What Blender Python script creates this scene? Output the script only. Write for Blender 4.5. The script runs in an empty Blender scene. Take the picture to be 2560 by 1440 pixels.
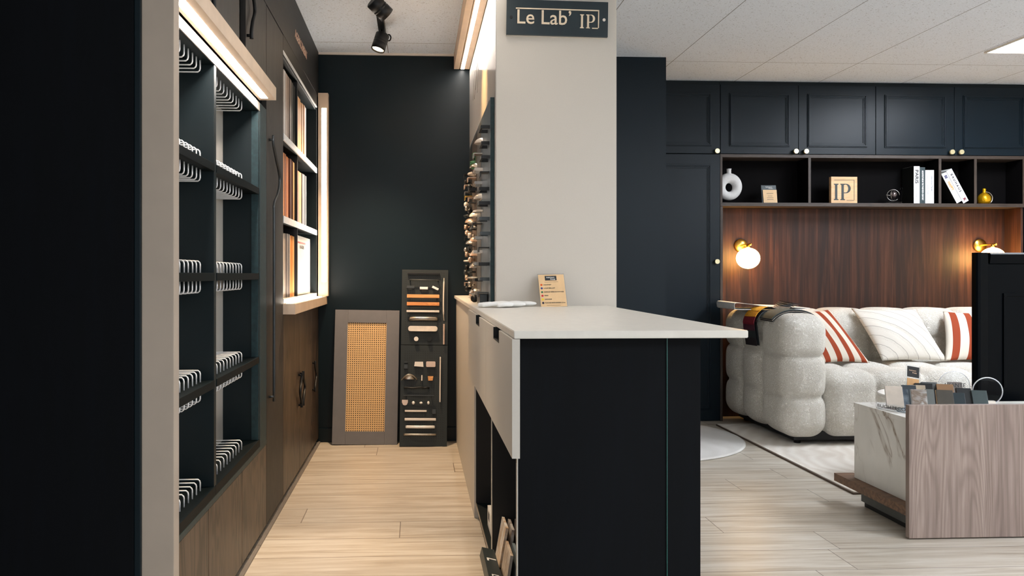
import bpy, bmesh, math, random
from mathutils import Vector, Matrix, Euler
random.seed(7)
SC = bpy.context.scene
COL = SC.collection
PI = math.pi
R = math.radians
CEIL = 2.392

# ------------------------------------------------------------------ colours
def lin(c):
    return tuple(((v/255.)/12.92 if v/255. <= .04045 else ((v/255.+.055)/1.055)**2.4) for v in c) + (1.,)

# ------------------------------------------------------------------ materials
class NT:
    def __init__(s, name):
        s.m = bpy.data.materials.new(name); s.m.use_nodes = True
        s.t = s.m.node_tree; s.t.nodes.clear()
        s.out = s.n('ShaderNodeOutputMaterial'); s.b = s.n('ShaderNodeBsdfPrincipled')
        s.l(s.b.outputs[0], s.out.inputs[0])
        s.tc = None
    def n(s, k, **kw):
        x = s.t.nodes.new(k)
        for a, v in kw.items(): setattr(x, a, v)
        return x
    def l(s, a, b): s.t.links.new(a, b)
    def co(s, which='Object', scale=(1,1,1), loc=(0,0,0), rot=(0,0,0)):
        if s.tc is None: s.tc = s.n('ShaderNodeTexCoord')
        mp = s.n('ShaderNodeMapping')
        mp.inputs['Location'].default_value = loc
        mp.inputs['Rotation'].default_value = rot
        mp.inputs['Scale'].default_value = scale
        s.l(s.tc.outputs[which], mp.inputs[0]); return mp.outputs[0]
    def math(s, op, a, b=0., c=None):
        x = s.n('ShaderNodeMath', operation=op)
        for i, v in enumerate((a, b) if c is None else (a, b, c)):
            if isinstance(v, (int, float)): x.inputs[i].default_value = v
            else: s.l(v, x.inputs[i])
        return x.outputs[0]
    def noise(s, vec, scale=1., detail=4., rough=.55, dist=0.):
        x = s.n('ShaderNodeTexNoise'); s.l(vec, x.inputs['Vector'])
        x.inputs['Scale'].default_value = scale; x.inputs['Detail'].default_value = detail
        x.inputs['Roughness'].default_value = rough; x.inputs['Distortion'].default_value = dist
        return x.outputs[0]
    def ramp(s, fac, stops, interp='LINEAR'):
        x = s.n('ShaderNodeValToRGB'); x.color_ramp.interpolation = interp
        e = x.color_ramp.elements
        while len(e) < len(stops): e.new(.5)
        for i, (p, c) in enumerate(stops):
            e[i].position = p; e[i].color = c if len(c) == 4 else lin(c)
        s.l(fac, x.inputs[0]); return x.outputs[0]
    def mix(s, fac, a, b, mode='MIX'):
        x = s.n('ShaderNodeMix', data_type='RGBA', blend_type=mode)
        for i, v in ((0, fac), (6, a), (7, b)):
            if isinstance(v, (int, float)): x.inputs[i].default_value = v
            elif isinstance(v, tuple): x.inputs[i].default_value = v if len(v) == 4 else lin(v)
            else: s.l(v, x.inputs[i])
        return x.outputs[2]
    def col(s, c):
        if isinstance(c, tuple): s.b.inputs['Base Color'].default_value = c if len(c) == 4 else lin(c)
        else: s.l(c, s.b.inputs['Base Color'])
    def bump(s, h, strength=.3, dist=.01, normal=None):
        x = s.n('ShaderNodeBump'); x.inputs['Strength'].default_value = strength
        x.inputs['Distance'].default_value = dist; s.l(h, x.inputs['Height'])
        s.l(x.outputs[0], s.b.inputs['Normal']); return x
    def set(s, rough=.5, metal=0., spec=.5, **kw):
        s.b.inputs['Roughness'].default_value = rough
        s.b.inputs['Metallic'].default_value = metal
        s.b.inputs['Specular IOR Level'].default_value = spec
        for k, v in kw.items(): s.b.inputs[k.replace('_', ' ')].default_value = v
        return s.m
    def xyz(s, which='Object'):
        v = s.co(which); x = s.n('ShaderNodeSeparateXYZ'); s.l(v, x.inputs[0])
        return x.outputs

CACHE = {}
def plain(name, c, rough=.5, metal=0., spec=.5, vary=.06, scale=20., bump=0.):
    key = (name,)
    if key in CACHE: return CACHE[key]
    t = NT(name); nz = t.noise(t.co(), scale, 3)
    c = tuple(c)
    lo = tuple(max(0, v*(1-vary)) for v in c); hi = tuple(min(255, v*(1+vary)) for v in c)
    t.col(t.ramp(nz, [(.3, lo), (.7, hi)]))
    if bump: t.bump(nz, bump, .002)
    CACHE[key] = t.set(rough, metal, spec); return CACHE[key]

def emit(name, c, strength):
    t = NT(name); t.col((255, 255, 255))
    t.b.inputs['Emission Color'].default_value = lin(c)
    t.b.inputs['Emission Strength'].default_value = strength
    return t.set(.4)

def wood(name, dark, mid, light, axis='Z', scale=1., rough=.45, contrast=1., lines=.5, planks=0.):
    """grain running along axis, fine pores plus cathedral figure"""
    t = NT(name)
    st = {'X': (1.2, 16, 16), 'Y': (16, 1.2, 16), 'Z': (16, 16, 1.2)}[axis]
    st2 = {'X': (.5, 3.4, 3.4), 'Y': (3.4, .5, 3.4), 'Z': (3.4, 3.4, .5)}[axis]
    v = t.co(scale=tuple(q*scale for q in st)); v2 = t.co(scale=tuple(q*scale for q in st2))
    n1 = t.noise(v, 2.2, 6, .65, .3)
    n2 = t.noise(v2, 1.3, 3, .5, .8)
    rings = t.math('SINE', t.math('MULTIPLY', n2, 62.))
    rings = t.math('POWER', t.math('ABSOLUTE', rings), 3.)
    rings = t.math('MULTIPLY', rings, t.ramp(n2, [(.36, (0, 0, 0, 1)), (.48, (1, 1, 1, 1))]))
    base = t.ramp(n1, [(.28, dark), (.5, mid), (.74, light)])
    fac = t.math('MULTIPLY', rings, lines)
    c = t.mix(fac, base, lin(tuple(q*.62 for q in dark)))
    n3 = t.noise(v2, .9, 2, .5)
    c = t.mix(t.math('MULTIPLY', n3, .35*contrast), c, lin(light), 'SOFT_LIGHT')
    t.col(c); t.bump(n1, .12, .002)
    return t.set(rough)

def tuft(name, c): pass

# ------------------------------------------------------------------ mesh helpers
def B(): return bmesh.new()
def add_box(bm, x0, x1, y0, y1, z0, z1, bev=0., M=None, seg=2):
    x0, x1 = sorted((x0, x1)); y0, y1 = sorted((y0, y1)); z0, z1 = sorted((z0, z1))
    vs = [bm.verts.new(p) for p in ((x0,y0,z0),(x1,y0,z0),(x1,y1,z0),(x0,y1,z0),(x0,y0,z1),(x1,y0,z1),(x1,y1,z1),(x0,y1,z1))]
    fs = [bm.faces.new([vs[i] for i in f]) for f in ((0,3,2,1),(4,5,6,7),(0,1,5,4),(1,2,6,5),(2,3,7,6),(3,0,4,7))]
    if bev:
        es = list({e for f in fs for e in f.edges})
        r = bmesh.ops.bevel(bm, geom=es, offset=bev, segments=seg, profile=.7, affect='EDGES')
        vs = list({v for f in r['faces'] for v in f.verts} | {v for v in vs if v.is_valid})
    if M is not None:
        bmesh.ops.transform(bm, matrix=M, verts=[v for v in vs if v.is_valid])
    return vs
def add_prism(bm, pts, axis, a, b, M=None):
    """polygon pts (2D) extruded along axis from a to b"""
    def mk(p, t):
        return {'X': (t, p[0], p[1]), 'Y': (p[0], t, p[1]), 'Z': (p[0], p[1], t)}[axis]
    v0 = [bm.verts.new(mk(p, a)) for p in pts]; v1 = [bm.verts.new(mk(p, b)) for p in pts]
    n = len(pts)
    fs = [bm.faces.new(v0), bm.faces.new(v1[::-1])]
    for i in range(n): fs.append(bm.faces.new((v0[i], v1[i], v1[(i+1) % n], v0[(i+1) % n])))
    bmesh.ops.recalc_face_normals(bm, faces=fs)
    if M is not None: bmesh.ops.transform(bm, matrix=M, verts=v0+v1)
    return v0+v1
def rounded(bm, x0, x1, z0, z1, y0, y1, r, n=5):
    pts = []
    for cx, cz, a0 in ((x1-r, z1-r, 0), (x0+r, z1-r, 90), (x0+r, z0+r, 180), (x1-r, z0+r, 270)):
        for k in range(n+1):
            a = R(a0+90*k/n); pts.append((cx+r*math.cos(a), cz+r*math.sin(a)))
    return add_prism(bm, pts, 'Y', y0, y1)
def frame_at(t, up=None):
    t = t.normalized(); up = up or Vector((0, 0, 1))
    if abs(t.dot(up)) > .95: up = Vector((1, 0, 0))
    a = t.cross(up).normalized(); return a, a.cross(t).normalized()
def add_tube(bm, pts, r, n=8, cap=True, flat=1., up=None):
    pts = [Vector(p) for p in pts]; rings = []; a = None
    for i, p in enumerate(pts):
        t = (pts[min(i+1, len(pts)-1)] - pts[max(i-1, 0)]).normalized()
        if a is None: a, b = frame_at(t, up)
        else:
            a = (a - t*a.dot(t)).normalized(); b = a.cross(t).normalized()
        rr = r[i] if isinstance(r, (list, tuple)) else r
        rings.append([bm.verts.new(p + a*math.cos(2*PI*k/n)*rr + b*math.sin(2*PI*k/n)*rr*flat) for k in range(n)])
    for i in range(len(rings)-1):
        for k in range(n):
            f = bm.faces.new((rings[i][k], rings[i][(k+1) % n], rings[i+1][(k+1) % n], rings[i+1][k])); f.smooth = True
    if cap:
        bm.faces.new(rings[0][::-1]); bm.faces.new(rings[-1])
    return [v for q in rings for v in q]
def add_cyl(bm, p0, p1, r, n=24, r2=None, smooth=True):
    vs = add_tube(bm, [p0, p1], [r, r if r2 is None else r2], n)
    return vs
def add_lathe(bm, prof, c=(0,0,0), n=32, M=None):
    """prof: list of (radius, height) about Z"""
    rings = []
    for r_, z in prof:
        rings.append([bm.verts.new((c[0]+r_*math.cos(2*PI*k/n), c[1]+r_*math.sin(2*PI*k/n), c[2]+z)) for k in range(n)])
    for i in range(len(rings)-1):
        for k in range(n):
            f = bm.faces.new((rings[i][k], rings[i][(k+1) % n], rings[i+1][(k+1) % n], rings[i+1][k])); f.smooth = True
    bm.faces.new(rings[0][::-1]); bm.faces.new(rings[-1])
    vs = [v for q in rings for v in q]
    if M is not None: bmesh.ops.transform(bm, matrix=M, verts=vs)
    return vs
def add_sphere(bm, c, r, n=24, sc=(1,1,1)):
    g = bmesh.ops.create_uvsphere(bm, u_segments=n, v_segments=n//2, radius=r,
        matrix=Matrix.Translation(c) @ Matrix.Diagonal((*sc, 1)))
    for v in g['verts']:
        for f in v.link_faces: f.smooth = True
    return g['verts']
def smooth_path(pts, n=8):
    """Catmull-Rom"""
    P = [Vector(p) for p in pts]; P = [P[0]*2-P[1]] + P + [P[-1]*2-P[-2]]; out = []
    for i in range(1, len(P)-2):
        for k in range(n):
            t = k/n; a, b, c, d = P[i-1], P[i], P[i+1], P[i+2]
            out.append(.5*((2*b)+(-a+c)*t+(2*a-5*b+4*c-d)*t*t+(-a+3*b-3*c+d)*t**3))
    out.append(P[-2]); return out

def link(o, parent=None, label=None, cat=None, group=None, kind=None):
    COL.objects.link(o)
    if parent is not None:
        o.parent = parent
        o.matrix_parent_inverse = Matrix.LocRotScale(parent.location, parent.rotation_euler, parent.scale).inverted()  if parent.parent is None else Matrix.Identity(4)
    if label: o['label'] = label
    if cat: o['category'] = cat
    if group: o['group'] = group
    if kind: o['kind'] = kind
    return o
def obj(name, bm, mat, parent=None, label=None, cat=None, group=None, kind=None, shade=False, mods=None):
    me = bpy.data.meshes.new(name)
    bm.normal_update()
    if shade:
        for f in bm.faces: f.smooth = True
    bm.to_mesh(me); bm.free()
    if isinstance(mat, (list, tuple)):
        for m in mat: me.materials.append(m)
    else: me.materials.append(mat)
    o = bpy.data.objects.new(name, me)
    # sub-part of a part: parent chain with identity
    link(o, parent, label, cat, group, kind)
    return o
def sub(name, bm, mat, parent, label=None):
    """child of a mesh part (mesh parts sit at identity in world)"""
    me = bpy.data.meshes.new(name); bm.normal_update(); bm.to_mesh(me); bm.free(); me.materials.append(mat)
    o = bpy.data.objects.new(name, me); COL.objects.link(o); o.parent = parent
    if label: o['label'] = label
    return o
def thing(name, label, cat, loc=(0,0,0), group=None):
    o = bpy.data.objects.new(name, None); o.location = loc; o.empty_display_size = .05
    return link(o, None, label, cat, group)
def part(name, mat, parent, boxes, bev=.0015, label=None):
    bm = B()
    for b in boxes: add_box(bm, *b, bev=bev)
    return obj(name, bm, mat, parent, label)
def copy_tree(root, M):
    """copy thing and its parts; M is applied on the root's transform"""
    r = root.copy(); COL.objects.link(r)
    r.matrix_basis = M @ root.matrix_basis
    for ch in list(root.children):
        c = ch.copy(); COL.objects.link(c); c.parent = r
        for g in list(ch.children):
            d = g.copy(); COL.objects.link(d); d.parent = c
    return r
def text_bm(bm, s, size, M, depth=.001, sx=1., bold=0., align='CENTER', space=1.):
    cu = bpy.data.curves.new('lettering', 'FONT'); cu.body = s; cu.size = size; cu.extrude = depth/2
    cu.align_x = align; cu.align_y = 'CENTER'; cu.offset = bold; cu.space_character = space; cu.resolution_u = 3
    o = bpy.data.objects.new('lettering', cu); COL.objects.link(o)
    dg = bpy.context.evaluated_depsgraph_get(); dg.update()
    me = bpy.data.meshes.new_from_object(o.evaluated_get(dg))
    k = len(bm.verts); bm.from_mesh(me); bm.verts.ensure_lookup_table()
    bmesh.ops.transform(bm, matrix=M @ Matrix.Diagonal((sx, 1, 1, 1)), verts=bm.verts[k:])
    bpy.data.objects.remove(o); bpy.data.curves.remove(cu); bpy.data.meshes.remove(me)
# text facing -Y (readable from the camera)
def facing(x, y, z, roll=0., yaw=0., tilt=0.):
    return Matrix.Translation((x, y, z)) @ Euler((R(90)+tilt, 0, yaw)).to_matrix().to_4x4() @ Matrix.Rotation(roll, 4, 'Z')

# ================================================================== MATERIALS
M = {}
def mk_floor():
    t = NT('light oak plank floor'); o = t.xyz()
    W, L = .2053, 1.29
    ry = t.math('DIVIDE', t.math('SUBTRACT', o[1], 2.929-20*W), W)
    row = t.math('FLOOR', ry); fy = t.math('FRACT', ry)
    wn = t.n('ShaderNodeTexWhiteNoise', noise_dimensions='1D'); t.l(row, wn.inputs['W'])
    xx = t.math('ADD', t.math('DIVIDE', t.math('ADD', o[0], 10.), L), t.math('MULTIPLY', wn.outputs['Value'], 7.3))
    cx = t.math('FLOOR', xx); fx = t.math('FRACT', xx)
    e1 = t.math('MULTIPLY', t.math('MINIMUM', fy, t.math('SUBTRACT', 1., fy)), W)
    e2 = t.math('MULTIPLY', t.math('MINIMUM', fx, t.math('SUBTRACT', 1., fx)), L)
    gap = t.math('LESS_THAN', t.math('MINIMUM', e1, e2), .0018)
    cmb = t.n('ShaderNodeCombineXYZ'); t.l(row, cmb.inputs[0]); t.l(cx, cmb.inputs[1])
    wn2 = t.n('ShaderNodeTexWhiteNoise', noise_dimensions='2D'); t.l(cmb.outputs[0], wn2.inputs['Vector'])
    off = t.n('ShaderNodeVectorMath', operation='SCALE'); t.l(wn2.outputs['Color'], off.inputs[0]); off.inputs['Scale'].default_value = 9.
    ad = t.n('ShaderNodeVectorMath', operation='ADD'); t.l(t.co(scale=(1.6, 22, 1)), ad.inputs[0]); t.l(off.outputs[0], ad.inputs[1])
    n1 = t.noise(ad.outputs[0], 1.4, 7, .62, .5)
    ad2 = t.n('ShaderNodeVectorMath', operation='ADD'); t.l(t.co(scale=(.8, 6, 1)), ad2.inputs[0]); t.l(off.outputs[0], ad2.inputs[1])
    n2 = t.noise(ad2.outputs[0], 1.6, 3, .5, .6)
    c = t.ramp(n1, [(.25, (150, 136, 118)), (.42, (186, 175, 159)), (.6, (206, 199, 187)), (.8, (218, 214, 205))])
    c = t.mix(t.ramp(n2, [(.62, (0,0,0,1)), (.78, (.5,.5,.5,1))]), c, (156, 142, 124))
    c = t.mix(t.math('MULTIPLY', wn2.outputs['Value'], .22), c, (176, 165, 149))
    c = t.mix(t.math('MULTIPLY', gap, .75), c, (84, 70, 56))
    t.col(c); t.bump(t.math('SUBTRACT', n1, t.math('MULTIPLY', gap, 1.2)), .15, .002)
    return t.set(.36, spec=.45)
M['floor'] = mk_floor()
def mk_ceiling(name, gx0, dx, gy0, dy, c0=(222, 229, 238)):
    t = NT(name); o = t.xyz()
    def edge(v, a, d):
        f = t.math('FRACT', t.math('DIVIDE', t.math('SUBTRACT', v, a-20*d), d))
        return t.math('MULTIPLY', t.math('MINIMUM', f, t.math('SUBTRACT', 1., f)), d)
    gap = t.math('LESS_THAN', t.math('MINIMUM', edge(o[0], gx0, dx), edge(o[1], gy0, dy)), .0022)
    v = t.co()
    vo = t.n('ShaderNodeTexVoronoi', feature='F1'); wp = t.n('ShaderNodeVectorMath', operation='MULTIPLY_ADD'); nw = t.n('ShaderNodeTexNoise'); nw.inputs['Scale'].default_value = 45.; t.l(v, nw.inputs['Vector']); t.l(nw.outputs['Color'], wp.inputs[0]); wp.inputs[1].default_value = (1.6, 1.6, 0); t.l(t.co(scale=(62, 84, 1), rot=(0,0,.5)), wp.inputs[2]); t.l(wp.outputs[0], vo.inputs['Vector']); vo.inputs['Scale'].default_value = 1.; vo.inputs['Randomness'].default_value = 1.
    nz = t.noise(v, 26., 2, .5)
    nf = t.noise(v, 150., 3, .6)
    pit = t.math('MULTIPLY', t.math('LESS_THAN', vo.outputs['Distance'], .225), t.math('GREATER_THAN', nz, .45))
    c = t.ramp(nf, [(.3, tuple(q*.93 for q in c0)), (.7, c0)])
    c = t.mix(t.math('MULTIPLY', pit, .42), c, (92, 88, 84))
    c = t.mix(t.math('MULTIPLY', gap, .8), c, (82, 76, 72))
    t.col(c); t.bump(t.math('SUBTRACT', nf, pit), .35, .003)
    return t.set(.9, spec=.2)
M['ceil_r'] = mk_ceiling('fissured mineral ceiling tile', 1.632, .606, 5.04, 4.8)
M['ceil_l'] = mk_ceiling('fissured mineral ceiling tile corridor', -.175, 1.2, 4.72, 1.2, (222, 233, 246))
M['teal_wall'] = plain('matt dark teal wall paint', (5, 22, 29), .38, spec=.28, vary=.04, scale=3., bump=.03)
M['teal_door'] = plain('satin blue black lacquer', (8, 23, 32), .37, spec=.24, vary=.03, scale=4.)
M['black_wood'] = wood('black brushed wood veneer', (6, 9, 13), (7, 10, 15), (9, 13, 19), 'Z', 1.3, .75, lines=.3)
M['black_wood'].node_tree.nodes['Principled BSDF'].inputs['Specular IOR Level'].default_value = .15
M['ash_warm'] = wood('dark ash veneer with warm bounce', (70, 57, 47), (84, 70, 59), (96, 81, 69), 'Z', 1.1, .42, lines=1.2)  # one ash veneer; warm floor bounce put into this lower-front tone
M['ash_dim'] = wood('dark ash veneer dimmer tone', (38, 37, 36), (48, 46, 44), (58, 56, 53), 'Z', 1.1, .55, lines=.6)  # same ash veneer, dimmer copy for the tall and upper doors
M['frieze_wood'] = wood('dark ash veneer dimmer tone frieze', (24, 25, 25), (31, 31, 31), (38, 38, 37), 'Y', 1.0, .55, lines=.6)  # same ash veneer, dimmest copy for the frieze
M['teal_wood'] = plain('teal grey cabinet edge', (38, 58, 62), .5, spec=.3, vary=.12, scale=60.)
M['niche'] = plain('deep teal laminate', (20, 32, 36), .42, spec=.3, vary=.04, scale=3.)
M['shelf_dark'] = plain('anthracite laminate', (10, 20, 23), .55, spec=.1, vary=.06, scale=30.)
M['beige_panel'] = plain('linen beige laminate', (200, 194, 184), .5, vary=.006, scale=200., bump=.02)
M['beige_wood'] = plain('pale sand lacquered wood', (214, 190, 166), .45, vary=.03, scale=14.)
M['counter_top'] = plain('cream matt laminate', (224, 219, 209), .38, vary=.015, scale=30.)
M['taupe'] = plain('beige lacquered post shaded tone', (176, 162, 147), .5, vary=.02, scale=8.)  # near face's shade put into this darker beige of the frame post
M['white_gloss'] = plain('white gloss laminate', (226, 222, 216), .22, vary=.015, scale=3.)
M['chrome'] = plain('bright steel wire', (250, 250, 250), .3, .25, vary=.02)
M['steel'] = plain('brushed nickel', (176, 170, 162), .32, 1., vary=.05, scale=60.)
M['alu'] = plain('pale brushed aluminium', (226, 229, 232), .35, .3, vary=.03, scale=60.)
M['ptblack'] = plain('matt black metal', (24, 26, 28), .45, .3, vary=.05)
M['ptgrey'] = plain('gunmetal grey metal', (70, 74, 76), .4, .6, vary=.05)
M['whitemetal'] = plain('satin champagne white metal', (232, 222, 210), .3, .25, vary=.02)
M['brass'] = plain('brushed brass', (224, 176, 84), .28, 1., vary=.05, scale=50.)
M['pale_brass'] = plain('pale satin brass', (230, 218, 176), .3, .7, vary=.03)
M['oak_handle'] = wood('light oak handle wood', (206, 146, 92), (222, 166, 110), (234, 186, 132), 'X', 3., .5, lines=.3)
M['oak_handle2'] = wood('amber oak handle wood', (196, 128, 76), (214, 148, 92), (226, 164, 108), 'X', 3., .5, lines=.3)
M['copper'] = plain('rose copper metal', (222, 190, 166), .3, .75, vary=.05)
M['paper'] = plain('white paper', (236, 235, 232), .6, vary=.02)
M['kraft'] = plain('sand card', (228, 192, 146), .55, vary=.03)
M['ink'] = plain('dark grey ink', (38, 44, 48), .6, vary=.02)
M['black'] = plain('black interior', (12, 13, 16), .6, vary=.02)
M['grey_strip'] = plain('grey floor trim', (120, 114, 110), .5, vary=.05)
M['grey_base'] = plain('grey green metal plinth', (88, 92, 90), .4, .2, vary=.04)
M['led'] = emit('neutral white led strip', (255, 246, 238), 58.)
M['led3'] = emit('neutral led strip of the light box', (255, 246, 236), 30.)
M['led2'] = emit('neutral white led strip bright', (255, 244, 230), 30.)
M['panel_light'] = emit('ceiling led diffuser', (238, 245, 255), 27.)
M['bulb'] = emit('spot light bulb', (255, 214, 160), 40.)
M['opal'] = emit('opal glass lit from inside', (255, 200, 120), 34.)
def mk_walnut(name='walnut veneer wall', k=1.):
    t = NT(name); v = t.co(scale=(26, 26, .9)); o = t.xyz()
    n1 = t.noise(v, 1.5, 7, .68, .55)
    n2 = t.noise(t.co(scale=(9, 9, .55)), 1.2, 3, .55, 1.4)
    n3 = t.noise(t.co(scale=(110, 110, 3.)), 1.2, 2, .5)
    c = t.ramp(n1, [(.2, (24, 14, 11)), (.4, (48, 27, 19)), (.55, (68, 39, 27)), (.72, (92, 57, 41))])
    c = t.mix(t.ramp(n2, [(.48, (0,0,0,1)), (.62, (.85,.85,.85,1))]), c, (30, 20, 19))
    c = t.mix(t.math('MULTIPLY', n3, .35), c, (60, 40, 30))
    d = t.math('FRACT', t.math('DIVIDE', t.math('ADD', o[0], 20.-3.148+.0), .87))
    g = t.math('LESS_THAN', t.math('MINIMUM', d, t.math('SUBTRACT', 1., d)), .0016)
    c = t.mix(t.math('MULTIPLY', g, .8), c, (20, 12, 10))
    t.col(c); t.bump(n1, .1, .002)
    return t.set(.48, spec=.28)
M['walnut'] = mk_walnut()
M['walnut_edge'] = wood('walnut shelf edging', (52, 41, 35), (66, 54, 46), (80, 67, 58), 'X', 2.2, .5, lines=.3)
M['walnut_v'] = wood('walnut upright edging', (52, 41, 35), (66, 54, 46), (80, 67, 58), 'Z', 2.2, .5, lines=.3)
M['ledge_wood'] = wood('warm walnut ledge', (98, 74, 56), (122, 92, 70), (142, 110, 84), 'X', 1.6, .5, lines=.5)
def mk_elm():
    t = NT('greige elm laminate')
    w = t.co(scale=(2.6, 2.6, .22)); nz = t.noise(w, 1.7, 3, .5, .55)
    rings = t.math('POWER', t.math('ABSOLUTE', t.math('SINE', t.math('MULTIPLY', nz, 120.))), 3.)
    fine = t.noise(t.co(scale=(46, 46, 1.6)), 1.6, 5, .65, .3)
    c = t.ramp(fine, [(.25, (122, 105, 96)), (.5, (150, 132, 122)), (.75, (172, 154, 144))])
    c = t.mix(t.math('MULTIPLY', rings, .34), c, (84, 68, 61))
    n2 = t.noise(t.co(scale=(7, 7, .2)), 1.2, 2, .5, .4)
    c = t.mix(t.ramp(n2, [(.45, (0,0,0,1)), (.7, (.5,.5,.5,1))]), c, (98, 81, 75))
    t.col(c); return t.set(.5)
M['elm'] = mk_elm()
def mk_marble():
    t = NT('white veined stone'); v = t.co(scale=(1, 1, .42), rot=(.22, 0, 0))
    n = t.noise(v, 3.4, 5, .6, 1.1)
    vein = t.math('ABSOLUTE', t.math('SUBTRACT', n, .5))
    k = t.ramp(vein, [(.0, (1,1,1,1)), (.008, (.4,.4,.4,1)), (.03, (0,0,0,1))])
    n2 = t.noise(t.co(scale=(1, 1, .6)), 5., 4)
    msk = t.math('MULTIPLY', k, t.ramp(n2, [(.42, (0,0,0,1)), (.6, (1,1,1,1))]))
    c = t.ramp(t.noise(v, 8., 3), [(.3, (214, 212, 205)), (.7, (230, 228, 222))])
    c = t.mix(msk, c, (136, 118, 98))
    t.col(c); return t.set(.35)
M['marble'] = mk_marble()
def mk_boucle():
    t = NT('cream boucle wool'); v = t.co()
    n = t.noise(v, 60., 2, .5, 1.8)
    r_ = t.math('ABSOLUTE', t.math('SUBTRACT', n, .5))
    h = t.ramp(r_, [(0., (0,0,0,1)), (.06, (.55,.55,.55,1)), (.22, (1,1,1,1))])
    c = t.mix(h, (222, 215, 201), (247, 243, 234))
    t.col(c); t.bump(h, .75, .008)
    t.b.inputs['Sheen Weight'].default_value = .25
    return t.set(.95, spec=.15)
M['boucle'] = mk_boucle()
def mk_stripe():
    t = NT('rust and cream striped cotton'); uv = t.xyz('UV')
    s = t.math('FRACT', t.math('ADD', t.math('MULTIPLY', uv[0], 4.), .22))
    k = t.math('GREATER_THAN', s, .55)
    wv = t.noise(t.co('UV', (160, 160, 1)), 1., 2)
    c = t.mix(k, (214, 206, 192), (150, 66, 42))
    c = t.mix(t.math('MULTIPLY', wv, .14), c, (120, 90, 70))
    t.col(c); t.bump(wv, .15, .001); return t.set(.9, spec=.1)
M['stripe'] = mk_stripe()
def mk_cord():
    t = NT('white cotton with tufted cords'); uv = t.xyz('UV')
    a = t.math('POWER', t.math('ADD', uv[0], .22), 2.); b = t.math('POWER', t.math('ADD', uv[1], .12), 2.)
    r_ = t.math('SQRT', t.math('ADD', a, b))
    nz = t.noise(t.co('UV', (3, 3, 1)), 1., 2)
    rr = t.math('ADD', t.math('MULTIPLY', r_, 6.4), t.math('MULTIPLY', nz, .5))
    f = t.math('FRACT', rr)
    ridge = t.math('LESS_THAN', f, .3)
    line = t.math('MULTIPLY', t.math('LESS_THAN', f, .36), t.math('GREATER_THAN', f, .3))
    tuftn = t.noise(t.co('UV', (60, 60, 1)), 1., 2, .6, 1.)
    wr = t.noise(t.co('UV', (10, 90, 1)), 1., 3)
    h = t.math('ADD', t.math('MULTIPLY', ridge, t.math('ADD', tuftn, .6)), t.math('MULTIPLY', wr, .18))
    c = t.mix(t.math('MULTIPLY', line, .6), (210, 204, 194), (112, 106, 100))  # dark line beside each cord paints its stitch shadow
    t.col(c); t.bump(h, .7, .006); return t.set(.9, spec=.1)
M['cord'] = mk_cord()
def mk_rug(name, c0, c1, cx, cy, sc):
    t = NT(name); o = t.xyz()
    nz = t.noise(t.co(scale=(2.2, 2.2, 1)), 1., 3, .5, .4)
    dx = t.math('SUBTRACT', o[0], cx); dy = t.math('SUBTRACT', o[1], cy)
    d = t.math('SQRT', t.math('ADD', t.math('MULTIPLY', dx, dx), t.math('MULTIPLY', dy, dy)))
    w = t.math('SINE', t.math('MULTIPLY', t.math('ADD', d, t.math('MULTIPLY', nz, .35)), sc))
    fz = t.noise(t.co(), 160., 3)
    h = t.math('ADD', t.math('MULTIPLY', w, .4), fz)
    c = t.mix(t.math('ADD', t.math('MULTIPLY', w, .16), .5), c0, c1)
    c = t.mix(t.ramp(nz, [(.45, (0,0,0,1)), (.65, (.5,.5,.5,1))]), c, c0)
    t.col(c); t.bump(h, .5, .006)
    t.b.inputs['Sheen Weight'].default_value = .2
    return t.set(.95, spec=.1)
M['rug'] = mk_rug('beige carved pile rug', (208, 196, 182), (246, 242, 234), 3.1, 4.2, 78.)
M['round_rug'] = mk_rug('silver grey pile rug', (200, 196, 190), (228, 226, 222), 1.1, 4.6, 40.)
def mk_cane():
    t = NT('woven cane webbing'); o = t.xyz(); P = .0130
    def cell(v, off=0.):
        return t.math('SUBTRACT', t.math('FRACT', t.math('ADD', t.math('DIVIDE', v, P), off+100.)), .5)
    a, b = cell(o[0]), cell(o[2])
    d = t.math('SQRT', t.math('ADD', t.math('MULTIPLY', a, a), t.math('MULTIPLY', b, b)))
    hole = t.math('LESS_THAN', d, .25)
    dg = t.math('SINE', t.math('MULTIPLY', t.math('ADD', o[0], o[2]), 2*PI/P))
    dg2 = t.math('SINE', t.math('MULTIPLY', t.math('SUBTRACT', o[0], o[2]), 2*PI/P))
    k = t.math('MULTIPLY', t.math('ADD', dg, dg2), .25)
    c = t.mix(t.math('ADD', k, .5), (214, 172, 118), (238, 204, 152))
    c = t.mix(hole, c, (42, 26, 16))
    t.col(c); t.bump(t.math('SUBTRACT', k, hole), .5, .002); return t.set(.5)
M['cane'] = mk_cane()
def mk_peg():
    t = NT('perforated charcoal board'); o = t.xyz(); P = .0137
    def cell(v): return t.math('SUBTRACT', t.math('FRACT', t.math('ADD', t.math('DIVIDE', v, P), 100.)), .5)
    a, b = cell(o[0]), cell(o[2])
    d = t.math('SQRT', t.math('ADD', t.math('MULTIPLY', a, a), t.math('MULTIPLY', b, b)))
    inx = t.math('LESS_THAN', t.math('ABSOLUTE', t.math('SUBTRACT', o[0], .0)), .125)
    zz = t.math('ADD', t.math('LESS_THAN', t.math('ABSOLUTE', t.math('SUBTRACT', o[2], .3)), .27),
                t.math('LESS_THAN', t.math('ABSOLUTE', t.math('SUBTRACT', o[2], .84)), .215))
    hole = t.math('MULTIPLY', t.math('MULTIPLY', t.math('LESS_THAN', d, .17), inx), zz)
    t.col(t.mix(hole, (31, 39, 41), (7, 10, 11))); t.bump(t.math('SUBTRACT', 1., hole), .3, .002)
    return t.set(.5)
M['peg'] = mk_peg()
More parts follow.
